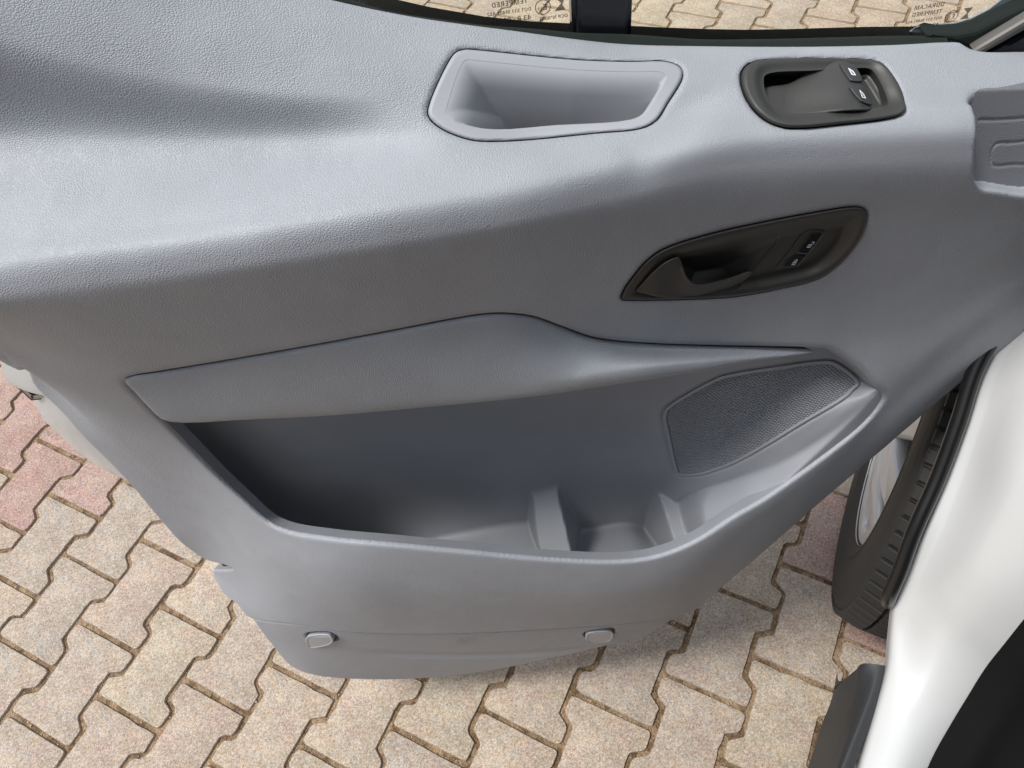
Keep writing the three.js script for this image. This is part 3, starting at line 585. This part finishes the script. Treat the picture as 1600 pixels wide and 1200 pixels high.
// ---- window switch pod
const SW = {}; for (const k in SWITCH_OUTLINES) SW[k] = sdf(outline(SWITCH_OUTLINES[k], 6));
{
  const pod = new THREE.Group(); named(pod, 'switch_pod'); door.add(pod);
  const f = O_.switch_rim, q = O_.switch_open;
  mesh('bezel', patch({ box: grow(f.box, .002), keep: (a, b) => Math.min(f(a, b), -q(a, b) + .001), step: .0008, skirt: .016,
    h: (a, b) => panelSheet(a, b) + .0042 - roll(f(a, b), .003) - .0045 * smooth(.008, -.001, -q(a, b)) }), M.black, pod);
  const base = (a, b) => panelSheet(a, b);
  mesh('well', patch({ box: grow(q.box, .003), keep: (a, b) => q(a, b) + .002, step: .0012, h: (a, b) => base(a, b) - .03 }), M.black, pod);
  // palm ramp: low at the left, swelling towards the two rockers
  const s = SW.saddle, hump = (a, b) => { const u = a - .36 * (b - .80) ; return -.0105 + .0165 * smooth(.098, .143, u) - .0075 * smooth(.146, .166, u); };
  mesh('palm_ramp', patch({ box: s.box, keep: s, step: .0007, skirt: .018, h: (a, b) => base(a, b) + hump(a, b) - roll(s(a, b), .0016) }), M.black, pod);
  const fl = SW.floor;
  mesh('finger_recess', patch({ box: fl.box, keep: fl, step: .0009, skirt: .012, h: (a, b) => base(a, b) - .0115 + .004 * smooth(.004, 0, fl(a, b)) }), M.black, pod);
  const ck = SW.cheek;
  mesh('cheek', patch({ box: ck.box, keep: ck, step: .0007, skirt: .008, h: (a, b) => base(a, b) + hump(a, b) + .0008 - .003 * smooth(.004, 0, ck(a, b)) }), M.gloss, pod);
  for (const k of ['rocker_a', 'rocker_b']) {
    const r = SW[k], rk = mesh('window_rocker', patch({ box: r.box, keep: r, step: .0005, skirt: .012, h: (a, b) => { const u = a - .36 * (b - .80); return base(a, b) + hump(a, b) + .0022 + .0012 * smooth(.150, .160, u) - roll(r(a, b), .0012); } }), M.darkPlastic, pod);
    const ic = SWITCH_OUTLINES[k === 'rocker_a' ? 'icon_a' : 'icon_b'], io = sdf(ic.map(mm));
    const dir = [ic[1][0] - ic[0][0], ic[1][1] - ic[0][1]], ln = Math.hypot(...dir) / 1000;
    mesh('window_symbol', patch({ box: io.box, keep: (a, b) => { const d = io(a, b), inner = d - .00055; const st = Math.abs(((b * 1000) % .95 + .95) % .95 - .475) - .2; return inner > 0 ? Math.max(-inner, Math.min(inner - .0003, st / 1000 * -1)) : d; }, step: .00014,
      h: (a, b) => { const u = a - .36 * (b - .80); return base(a, b) + hump(a, b) + .0025 + .0012 * smooth(.150, .160, u); } }), M.mark, pod);
  }
}
// ---- inner door handle
const HA = {}; for (const k in HANDLE_OUTLINES) if (HANDLE_OUTLINES[k].length > 2 && k !== 'lever_blade') HA[k] = sdf(outline(HANDLE_OUTLINES[k], 6));
{
  const grp = new THREE.Group(); named(grp, 'door_handle'); door.add(grp);
  const f = O_.handle_rim, w = HA.well, cup = HA.cup, base = (a, b) => panelSheet(a, b);
  const bowl = (a, b) => base(a, b) + .003 - .011 * smooth(-.001, .012, w(a, b)) ;
  mesh('bezel', patch({ box: grow(f.box, .002), keep: (a, b) => Math.min(f(a, b), -cup(a, b) + .0006), step: .0009, skirt: .014,
    h: (a, b) => bowl(a, b) - roll(f(a, b), .003) - roll(-cup(a, b) + .0006, .0018) }), M.handle, grp);
  const top = openDist(HANDLE_OUTLINES.cup.slice(0, 7));
  mesh('cup', patch({ box: grow(cup.box, .002), keep: (a, b) => cup(a, b) + .001, step: .0012,
    h: (a, b) => { const d = Math.max(0, cup(a, b)); return bowl(a, b) - .0015 - .034 * smooth(0, .034, d) * smooth(.118, .035, a) - .004 * smooth(0, .010, d); } }), M.handle, grp);
  const lv = HA.lever, blade = openDist(HANDLE_OUTLINES.lever_blade);
  mesh('lever', patch({ box: lv.box, keep: lv, step: .0006, skirt: .012,
    h: (a, b) => { const d = lv(a, b), e = blade(a, b); return base(a, b) + .0075 - .0055 * smooth(.035, .09, a) - roll(d, .0018) - .0075 * smooth(.001, .017, e) * smooth(.012, .045, a) - .003 * smooth(.012, -.004, a) + .002 * smooth(.003, 0, e); } }), M.handle, grp);
  const lk = HA.lock, sw = grp;
  const lb = (a, b) => bowl(a, b);
  mesh('lock_surround', patch({ box: lk.box, keep: lk, step: .0006, skirt: .006, h: (a, b) => lb(a, b) + .0016 - roll(lk(a, b), .0014) }), M.handle, sw);
  for (const k of ['lock_a', 'lock_b']) {
    const r = HA[k]; mesh('lock_button', patch({ box: r.box, keep: r, step: .0005, skirt: .004, h: (a, b) => lb(a, b) + .0027 - roll(r(a, b), .001) }), M.gloss, sw);
  }
  // padlock symbols, one open and one shut, drawn as raised print
  for (const [k, open] of [['icon_open', 1], ['icon_shut', 0]]) {
    const [x0, y0] = HANDLE_OUTLINES[k][0].map(v => v / 1000), ca = Math.cos(-.12), sa = Math.sin(-.12), sk = .25;
    const loc = (a, b) => { const x = (a - x0) * ca + (b - y0) * sa, y = -(a - x0) * sa + (b - y0) * ca; return [(x - y * sk) * 1000, y * 1000 * .92]; };
    const keep = (a, b) => {
      const [x, y] = loc(a, b);
      const bodyD = Math.max(Math.abs(x) - 1.55, Math.abs(y + .9) - 1.15), bodyRing = Math.max(bodyD, -(bodyD + .5));
      const cx = open ? 1.0 : 0, r = Math.hypot(x - cx, y - 1.0), arc = Math.max(Math.abs(r - 1.05) - .25, open && x < cx ? .4 - (y - 1.0) : -(y - .2));
      const hole = Math.hypot(x, y + .9) - .3;
      return -Math.min(bodyRing, arc, hole) / 1000;
    };
    mesh('lock_symbol', patch({ box: [x0 - .004, x0 + .004, y0 - .004, y0 + .004], keep, step: .00016, h: (a, b) => lb(a, b) + .0029 }), M.mark, sw);
  }
}
// ---- lower kick panel with its two clips
{
  const cr = KICK_OUTLINES.crease.map(mm), crF = spl(cr.map(p => p[0]), cr.map(p => p[1])), s = (a, b) => { const e = b - crF(a), w = smooth(cr[0][0] - .01, cr[0][0] + .06, a) * smooth(cr[4][0] + .015, cr[4][0] - .07, a); return panelSheet(a, b) - .0042 - .0038 * smooth(.0055, .001, Math.abs(O_.trim(a, b))) - .0048 * w * (e > 0 ? smooth(.024, 0, e) : smooth(-.020, 0, e)); }, f = sdf(outline(KICK_OUTLINES.edge)), sa = sdf(outline(KICK_OUTLINES.slot_a, 6)), sb = sdf(outline(KICK_OUTLINES.slot_b, 6));
  const mk = KICK_OUTLINES.mark.map(mm);
  const kh = (a, b) => s(a, b) - (O_.trim(a, b) > -.005 ? 0 : roll(f(a, b), .006)) - .009 * smooth(-.0012, .0012, Math.max(sa(a, b), sb(a, b)));
  const kick = mesh('kick_panel', patch({ box: f.box, keep: f, h: kh, step: .002, skirt: .03 }), M.trim, door);
  for (const k of ['clip_a', 'clip_b']) {
    const c = sdf(outline(KICK_OUTLINES[k], 6));
    mesh('clip', patch({ box: c.box, keep: (a, b) => c(a, b) - .0019, step: .0007, skirt: .014, h: (a, b) => s(a, b) + .0035 + .003 * smooth(.0, .012, c.box[3] - b) - roll(c(a, b) - .0019, .0016) - .0012 * smooth(.0036, .0048, c(a, b)) }), M.clip, kick);
  }
  // the small moulded material mark between the clips
  const q = sdf(mk), uv = (a, b) => { const t = (a - mk[0][0]) / (mk[2][0] - mk[0][0]); return t; };
  mesh('moulded_mark', patch({ box: q.box, step: .00022, h: (a, b) => s(a, b) + .0005, keep: (a, b) => {
    const d = q(a, b), t = uv(a, b), cols = [.06, .34, .64, .94];
    let k = Math.abs(d - .0006) - .0003; const y = (b - q.box[2]) / (q.box[3] - q.box[2]);
    for (const c of cols.slice(1, 3)) k = Math.min(k, Math.abs(t - c) * .018 - .0003);
    if (t < .64 && t > .12) k = Math.min(k, Math.abs(y - .52) * .006 - .0003);
    return Math.min(d, -k); } }), M.trim, kick);
}
// ---- blind plate in the recess at the hinge end
{
  const f = cornerD, bnd = (a, b) => Math.min(cornerPlane(a, b), panelSheet(a, b) - .001);
  const g = sdf(outline(CORNER_LINES.plate, 6)), ln = openDist(CORNER_LINES.groove);
  mesh('corner_plate', patch({ box: [f.box[0] - .002, Math.min(.47, f.box[1]), f.box[2] - .002, f.box[3] + .002], keep: f, step: .0011,
    h: (a, b) => bnd(a, b) + .0012 - .0016 * smooth(.0014, 0, Math.abs(g(a, b))) - .0016 * smooth(.0013, 0, ln(a, b)) }), M.trimDark, door);
}
// ---- metal shell of the door behind the trim
{
  const rear = SKIN.rear.map(mm);
  const shell = new THREE.Group(); named(shell, 'door_shell'); door.add(shell);
  // outer skin: slightly barrelled sheet up to the window line
  const net = [], beltS = [-720, -420, -220, -97, 4, 106, 203, 300, 470], beltT = [1600, 1418, 1306, 1257, 1235, 1216, 1204, 1190, 1165];
  net.push(beltS.map((s, i) => [s, beltT[i] - 24, -62]));
  net.push(beltS.map((s, i) => [s, beltT[i] - 70, -92 - (s > 300 || s < -600 ? 0 : 8)]));
  for (const [t, dn, r, fr] of [[1.08, -.125, -.715, .49], [.95, -.13, -.705, .48], [.8, -.125, -.70, .42], [.6, -.115, -.68, .27], [.42, -.10, -.62, .12], [.33, -.08, -.55, .04]])
    net.push(beltS.map((s, i) => { const k = i / 8; return [(r + (fr - r) * k) * 1000, t * 1000, (dn - .02 * Math.sin(k * Math.PI)) * 1000]; }));
  mesh('outer_skin', loft(net, 3, 4), M.paint, shell);
  // rear shut face, folded from the skin to the trim
  const rf = (n0, o) => rear.map(p => [(p[0] + o) * 1000, p[1] * 1000, n0 * 1000]);
  mesh('shut_face', loft([rf(-.118, -.012), rf(-.075, -.004), rf(-.060, 0), rf(-.052, .006), rf(-.03, .05), rf(-.02, .12)], 4, 3), M.paint, shell);
  // latch in the shut face
  const lp = LATCH.plate.map(mm), lx = lp.reduce((q, p) => q + p[0], 0) / lp.length, ly = lp.reduce((q, p) => q + p[1], 0) / lp.length, lz = lp[0][2];
  const latch = mesh('latch', merge([box(.030, .030, .006, lx + .004, ly, lz + .004)]), M.gloss, shell, true);
  mesh('latch_claw', merge([box(.017, .006, .004, lx + .004, ly - .006, lz + .008), box(.004, .018, .004, lx - .004, ly + .002, lz + .008)]), M.steel, shell);
  // inner sheet that closes the hollow behind the trim
  const back = [];
  for (const [t, r, fr] of [[1.16, -.50, .44], [1.0, -.50, .46], [.8, -.50, .40], [.6, -.50, .26], [.42, -.44, .12], [.33, -.38, .02]]) back.push([[r * 1000, t * 1000 + (t > 1.1 ? 200 : 0), -52], [-100, t * 1000, -52], [fr * 1000, t * 1000 - (t > 1.1 ? 60 : 0), -52]]);
  mesh('inner_sheet', loft(back, 6, 3), M.carpet, shell);
  // bottom and front closing faces
  mesh('lower_hem', loft([[[-630, 380, -100], [-300, 345, -100], [20, 330, -95], [200, 520, -100], [420, 790, -110], [480, 1150, -115]], [[-520, 400, 0], [-300, 345, 60], [20, 345, 60], [190, 530, 40], [400, 800, 20], [440, 1150, 0]]], 6, 2), M.paint, shell);
  mesh('trim_clip', merge([box(.05, .03, .004, CLIP.at[0] / 1000, CLIP.at[1] / 1000, CLIP.at[2] / 1000 - .03), box(.016, .007, .010, CLIP.at[0] / 1000 + .006, CLIP.at[1] / 1000, CLIP.at[2] / 1000 - .008), box(.006, .010, .004, CLIP.at[0] / 1000 + .012, CLIP.at[1] / 1000 + .002, CLIP.at[2] / 1000 - .004)]), M.darkPlastic, shell);
}
// ---- window: weather strip, panes, division bar, frame
{
  const win = new THREE.Group(); named(win, 'window'); door.add(win);
  const top = WINDOW.seal_top.map(p => [p[0] / 1000, p[1] / 1000]);
  mesh('weather_strip', sweep(top.map(([s, t]) => [s, t - .0022, -.013]), [[.016, -.035], [.014, -.006], [.009, -.0035], [.003, -.0005], [-.001, 0], [-.004, -.002], [-.005, -.04]].map(([a, u]) => [a, u])), M.flock, win);
  mesh('outer_strip', sweep(top.map(([s, t]) => [s, t - .014, -.046]), [[.008, -.04], [.006, -.022], [-.006, -.022], [-.02, -.05]]), M.rubber, win);
  const pane = (pts) => { const g = new THREE.ShapeGeometry(new THREE.Shape(pts.map(p => new THREE.Vector2(...p)))); g.translate(0, 0, -.03); return g; };
  mesh('rear_pane', pane([[-.90, 1.30], [-.394, 1.36], [-.22, 1.27], [-.033, 1.20], [-.033, 1.80], [-.80, 1.80]]), M.glass, win);
  mesh('front_pane', pane([[.003, 1.18], [.262, 1.155], [.34, 1.20], [.62, 1.5], [.30, 1.62], [.003, 1.78]]), M.glass, win);
  mesh('division_bar', merge([slab([[-33, 1190], [4, 1185], [4, 1800], [-33, 1800]], -.017, .026, .003), slab([[-36, 1190], [-31, 1190], [-31, 1800], [-36, 1800]], -.022, .014, .001), slab([[2, 1190], [7, 1190], [7, 1800], [2, 1800]], -.022, .014, .001)]), M.gloss, win);
  mesh('black_border', slab(WINDOW.frit, -.0285, .0012, .0002), M.frit, win);
  mesh('corner_seal', slab(WINDOW.frame_band, -.012, .016, .003), M.flock, win);
  mesh('corner_moulding', slab(WINDOW.moulding, -.002, .012, .003), M.moulding, win);
  mesh('corner_trim', slab(WINDOW.sail, -.006, .02, .003), M.gloss, win);
  mesh('window_frame', merge([slab([[-960, 1330], [-905, 1330], [-790, 1830], [-850, 1860]], .0, .07, .008), slab([[-850, 1860], [-790, 1815], [.3e3, 1640], [330, 1690]], 0, .07, .008), slab([[330, 1690], [290, 1640], [640, 1500], [420, 1215], [470, 1200], [700, 1510]], -.005, .06, .008)]), M.darkPlastic, win);
  // etched approval marks, read from outside and so reversed from here
  const etch = (lines, w, h, draw) => {
    const c = document.createElement('canvas'); c.width = 512; c.height = 320; const x = c.getContext('2d');
    x.fillStyle = '#000'; x.fillRect(0, 0, 512, 320); x.fillStyle = '#fff'; x.strokeStyle = '#fff';
    for (const [t, px, py, size] of lines) { x.font = 'bold ' + size + 'px sans-serif'; x.fillText(t, px, py); }
    draw(x);
    const tx = new THREE.CanvasTexture(c); const g = new THREE.PlaneGeometry(w, h); const uv = g.attributes.uv; for (let i = 0; i < 4; i++) uv.setX(i, 1 - uv.getX(i));
    return [g, new THREE.MeshStandardMaterial({ color: new THREE.Color().setRGB(.02, .02, .02), alphaMap: tx, transparent: true, opacity: .8, roughness: .8, side: THREE.DoubleSide })];
  };
  const lines = [['DURACAM', 250, 60, 44], ['TEMPERED', 250, 112, 42], ['DOT 511 M401 AS2', 232, 160, 30], ['43 R - 00098', 238, 214, 42], ['OCP N°0003', 20, 232, 30], ['· · · · · 6', 330, 262, 30]];
  const draw = x => { x.lineWidth = 6; x.beginPath(); x.arc(165, 150, 44, 0, 7); x.stroke(); x.font = 'bold 50px sans-serif'; x.fillText('E', 138, 168); x.font = 'bold 26px sans-serif'; x.fillText('17', 168, 168); x.beginPath(); x.moveTo(30, 100); x.lineTo(95, 100); x.lineTo(58, 140); x.lineTo(98, 185); x.lineTo(32, 185); x.lineTo(50, 150); x.closePath(); x.fill(); };
  for (const [x, y, w, tilt] of [[-.0665, 1.2525, .062, 0], [.2415, 1.2005, .054, 0]]) {
    const [g, m] = etch(lines, w, w * .625, draw); g.translate(x, y, -.0282); mesh('etched_mark', g, m, win);
  }
}
// ================= the van =================
const van = tag(new THREE.Group(), 'white van body beside the opened door, with alloy front wheel and black sill', 'van'); van.name = 'white_van'; scene.add(van);
{
  const FA = 59.36 * Math.PI / 180, F = [Math.cos(FA), -Math.sin(FA)], IN = [Math.sin(FA), Math.cos(FA)];   // forward and inboard, in plan
  const HINGE = [.462, .005];
  const at = (fw, up, inb) => [HINGE[0] + F[0] * fw + IN[0] * inb, up, HINGE[1] + F[1] * fw + IN[1] * inb];
  const M3 = new THREE.Matrix4().makeBasis(new THREE.Vector3(F[0], 0, F[1]), new THREE.Vector3(0, 1, 0), new THREE.Vector3(IN[0], 0, IN[1])).setPosition(HINGE[0], 0, HINGE[1]);
  const vb = (l, h, d, fw, up, inb) => { const g = new THREE.BoxGeometry(l, h, d); g.translate(fw, up, inb); g.applyMatrix4(M3); return g; };
  // jamb below the windscreen pillar, sweeping round the wheel arch into the sill
  const J = JAMB;
  mesh('door_jamb', loft([J.outer.map(p => [p[0] + 2, p[1] - 22, p[2] - 6]), J.outer, J.ridge, J.mid, J.inner, J.inner.map(p => [p[0] + 10, p[1] - 14, p[2] + 6])], 5, 5, 1), M.paint, van);
  // rubber seal along the front edge of the opening
  const st = new THREE.CatmullRomCurve3(J.strip.map(p => new THREE.Vector3(...mm(p))), false, 'centripetal');
  mesh('edge_seal', merge([new THREE.TubeGeometry(st, 60, .0088, 10), new THREE.TubeGeometry(new THREE.CatmullRomCurve3(J.strip.map(p => new THREE.Vector3(p[0] / 1000 + .006, p[1] / 1000 - .009, p[2] / 1000 - .004))), 60, .008, 8)]), M.rubber, van);
  const se = st.getPoint(1), cap = new THREE.SphereGeometry(.0088, 12, 8); cap.translate(se.x, se.y, se.z); mesh('seal_end', cap, M.rubber, van);
  // black step and floor inside the sill
  mesh('step_mat', loft([J.inner.map(p => [p[0] + 1, p[1] - 3, p[2] + 1]), J.black.map((p, i) => [p[0] + 2, p[1] + 9, p[2] + 2]), J.black.map(p => [p[0] + 30, p[1] - 12, p[2] + 24]), J.black.map(p => [p[0] + 110, p[1] - 25, p[2] + 70]), J.black.map(p => [p[0] + 330, p[1] - 20, p[2] + 200])], 5, 4, 1), M.step, van);
  // plastic sill cladding
  { const c = CLADDING, e5 = [0, 1, 2, 3, 4].map(i => c.edge[i < 1 ? 0 : i + 1]);
    const dn = (r, dy, o) => r.map(p => [p[0] + o * .5, p[1] - dy, p[2] - o * .8]);
    mesh('sill_cladding', loft([c.back, c.brow, e5, dn(e5, 40, 2), dn(e5, 140, 14), dn(e5, 175, 40)], 5, 4), M.darkPlastic, van);
    mesh('cladding_end', loft([[c.back[0], c.brow[0], e5[0]], dn([c.back[0], c.brow[0], e5[0]], 170, 10)], 3, 3), M.darkPlastic, van); }
  // front wheel
  const wheel = new THREE.Group(); named(wheel, 'front_wheel'); van.add(wheel);
  wheel.position.set(.5191, .3552, -.1510); wheel.rotation.y = FA + Math.PI;   // local +z points out of the van
  { // lathe about local z: profile radius against z (outer face z = 0)
    const lathe = (pr, seg) => { const g = new THREE.LatheGeometry(pr.map(p => new THREE.Vector2(p[0], p[1])), seg); g.rotateX(Math.PI / 2); return g; };
    const tyre = mesh('tyre', lathe([[.212, -.20], [.222, -.215], [.28, -.222], [.325, -.215], [.341, -.198], [.3445, -.17], [.3455, -.1], [.3445, -.032], [.341, -.012], [.334, -.001], [.326, .0035], [.318, .0035], [.316, .005], [.296, .0085], [.272, .0078], [.252, .005], [.250, .0062], [.246, .0062], [.244, .004], [.232, -.001], [.2235, -.007], [.219, -.014], [.212, -.02]], 128), M.tyre, wheel);
    // tread blocks in five ribs
    const blocks = [];
    for (const [z0, z1, n, off, sk] of [[-.001, -.038, 84, 0, .014], [-.044, -.078, 92, .4, .03], [-.084, -.118, 92, .1, -.026], [-.124, -.158, 92, .7, .03], [-.164, -.208, 84, .2, -.012]]) for (let i = 0; i < n; i++) {
      const a0 = (i + off) / n * Math.PI * 2, w = Math.PI * 2 / n * .76, pos = [], ix = [];
      const ed = Math.abs(z0) < .01 || z1 < -.2;
      const ro = z => .3552 - (Math.abs(z + .104) > .07 ? (Math.abs(z + .104) - .07) * (Math.abs(z + .104) - .07) * 8 : 0);
      for (const lev of [0, 1, 2]) for (const [aa, zz] of [[0, z0], [1, z0], [1, z1], [0, z1]]) {
        const inset = lev === 2 ? .06 : 0, a = a0 + (aa ? w * (1 - inset) : w * inset) + sk * ((zz - z0) / .04), z = zz + (zz === z0 ? -1 : 1) * (lev === 2 ? .0012 : 0), r = lev === 0 ? .338 : lev === 1 ? ro(zz) - .0012 : ro(zz);
        pos.push(Math.cos(a) * r, Math.sin(a) * r, z);
      }
      for (const l of [0, 4]) for (let k = 0; k < 4; k++) { const a = l + k, b = l + (k + 1) % 4; ix.push(a, b, b + 4, a, b + 4, a + 4); }
      ix.push(8, 9, 10, 8, 10, 11);
      const g = geoFrom(pos, ix).toNonIndexed(); g.computeVertexNormals(); blocks.push(g);
    }
    mesh('tread', mergeGeometries(blocks), M.tyre, wheel);
    mesh('rim', lathe([[.2245, -.004], [.2255, -.012], [.221, -.017], [.209, -.017], [.204, -.024], [.199, -.06], [.195, -.13], [.198, -.2], [.215, -.208]], 96), M.alloy, wheel);
    const sp = new THREE.Shape(); sp.absarc(0, 0, .2235, 0, Math.PI * 2);
    for (let k = 0; k < 5; k++) for (const [da, r0, r1, wd] of [[0, .085, .196, .20], [Math.PI / 5, .12, .196, .115]]) {
      const h = new THREE.Path(), a = k / 5 * Math.PI * 2 + .62 + da, P = (r, t) => [Math.cos(a + t) * r, Math.sin(a + t) * r];
      h.moveTo(...P(r0, 0)); h.lineTo(...P(r0 + .03, wd * .55)); h.lineTo(...P(r1 - .012, wd)); h.quadraticCurveTo(...P(r1, wd), ...P(r1, wd * .6)); h.lineTo(...P(r1, -wd * .6)); h.quadraticCurveTo(...P(r1, -wd), ...P(r1 - .012, -wd)); h.lineTo(...P(r0 + .03, -wd * .55)); h.closePath(); sp.holes.push(h);
    }
    const disc = new THREE.ExtrudeGeometry(sp, { depth: .012, bevelEnabled: true, bevelSize: .006, bevelOffset: -.006, bevelThickness: .007, bevelSegments: 3, curveSegments: 48 });
    disc.translate(0, 0, -.026);
    const dp = disc.attributes.position; for (let i = 0; i < dp.count; i++) { const r = Math.hypot(dp.getX(i), dp.getY(i)); dp.setZ(i, dp.getZ(i) + .016 * (1 - smooth(.12, .2, r)) - .0); } disc.computeVertexNormals();
    mesh('wheel_disc', toCreasedNormals(disc, .7), M.alloy, wheel);
    mesh('brake', lathe([[0, -.07], [.15, -.07], [.155, -.085], [.155, -.1], [0, -.1]], 48), M.steel, wheel);
    const cap = lathe([[0, .014], [.03, .013], [.036, .006], [.037, -.01]], 40); mesh('hub_cap', cap, M.alloy, wheel);
  }
  // wheel arch, fender, bonnet
  { const a = [], cx = .515 - HINGE[0], cz = -.151 - HINGE[1], fw = cx * F[0] + cz * F[1];
    const n = 20, r = .425, rowA = [], rowB = [];
    const pl = (f, u, k) => at(f, u, k).map(q => q * 1000);
    for (let i = 0; i <= n; i++) { const t = -.18 + 1.75 * i / n; rowA.push(pl(fw + Math.cos(t) * r, .365 + Math.sin(t) * r, .0)); rowB.push(pl(fw + Math.cos(t) * r, .365 + Math.sin(t) * r, .42)); }
    for (const p of J.strip.slice(1)) { const q = [p[0] / 1000 - HINGE[0], p[2] / 1000 - HINGE[1]], f = q[0] * F[0] + q[1] * F[1] + .016, w = q[0] * IN[0] + q[1] * IN[1]; rowA.push(pl(f, p[1] / 1000 - .012, w + .002)); rowB.push(pl(f + .10, p[1] / 1000 - .06, .42)); }
    mesh('wheel_arch', loft([rowA, rowB], 2, 2), M.carpet, van);
    const s = new THREE.Shape(); s.moveTo(.015, .80); s.lineTo(.0, 1.20); s.lineTo(.9, 1.12); s.lineTo(fw + .62, 1.0); s.lineTo(fw + .66, .42); s.lineTo(fw + .44, .37); s.absarc(fw, .365, .43, 0, 1.98, false);
    const g = new THREE.ExtrudeGeometry(s, { depth: .02, bevelEnabled: true, bevelSize: .006, bevelThickness: .006, bevelSegments: 2, curveSegments: 24 }); g.translate(.0, 0, .02); g.applyMatrix4(M3); mesh('fender', g, M.paint, van);
    mesh('bonnet', vb(1.0, .03, 1.6, .62, 1.17, .88), M.paint, van);
  }
  // cab and load space: floor, roof, side walls, bulkhead, dashboard
  mesh('underbody', merge([vb(4.9, .10, 1.5, -2.1, .34, 1.0), vb(.9, .25, 1.0, .55, .45, 1.0)]), M.carpet, van);
  mesh('cab_floor', vb(1.4, .04, 1.4, -.80, .56, 1.25), M.carpet, van);
  mesh('roof', vb(4.6, .05, 1.95, -2.75, 2.45, 1.02), M.paint, van);
  mesh('load_side', merge([vb(3.3, .50, .06, -2.85, 1.06, .06), vb(3.3, .48, .06, -2.85, 2.18, .06), vb(.12, .64, .06, -1.26, 1.63, .06)]), M.paint, van);
  mesh('side_moulding', vb(3.3, .46, .07, -2.85, .58, .058), M.darkPlastic, van);
  mesh('side_window', vb(3.1, .63, .02, -2.88, 1.625, .07), M.gloss, van);
  mesh('far_side', merge([vb(3.2, 1.95, .06, -2.85, 1.45, 2.0), vb(1.3, .75, .06, -.55, .85, 1.98)]), M.paint, van);
  mesh('bulkhead', vb(.04, 1.8, 1.85, -1.5, 1.5, 1.02), M.inside, van);
  mesh('dashboard', vb(.45, .35, 1.4, .05, 1.1, 1.15), M.inside, van);
  mesh('firewall', vb(.05, .85, 1.5, .30, .80, 1.15), M.inside, van);
  mesh('seat', merge([vb(.5, .16, .5, -.95, .93, .62), vb(.14, .75, .5, -1.25, 1.32, .62)]), M.carpet, van);
}

renderer.render(scene, camera);
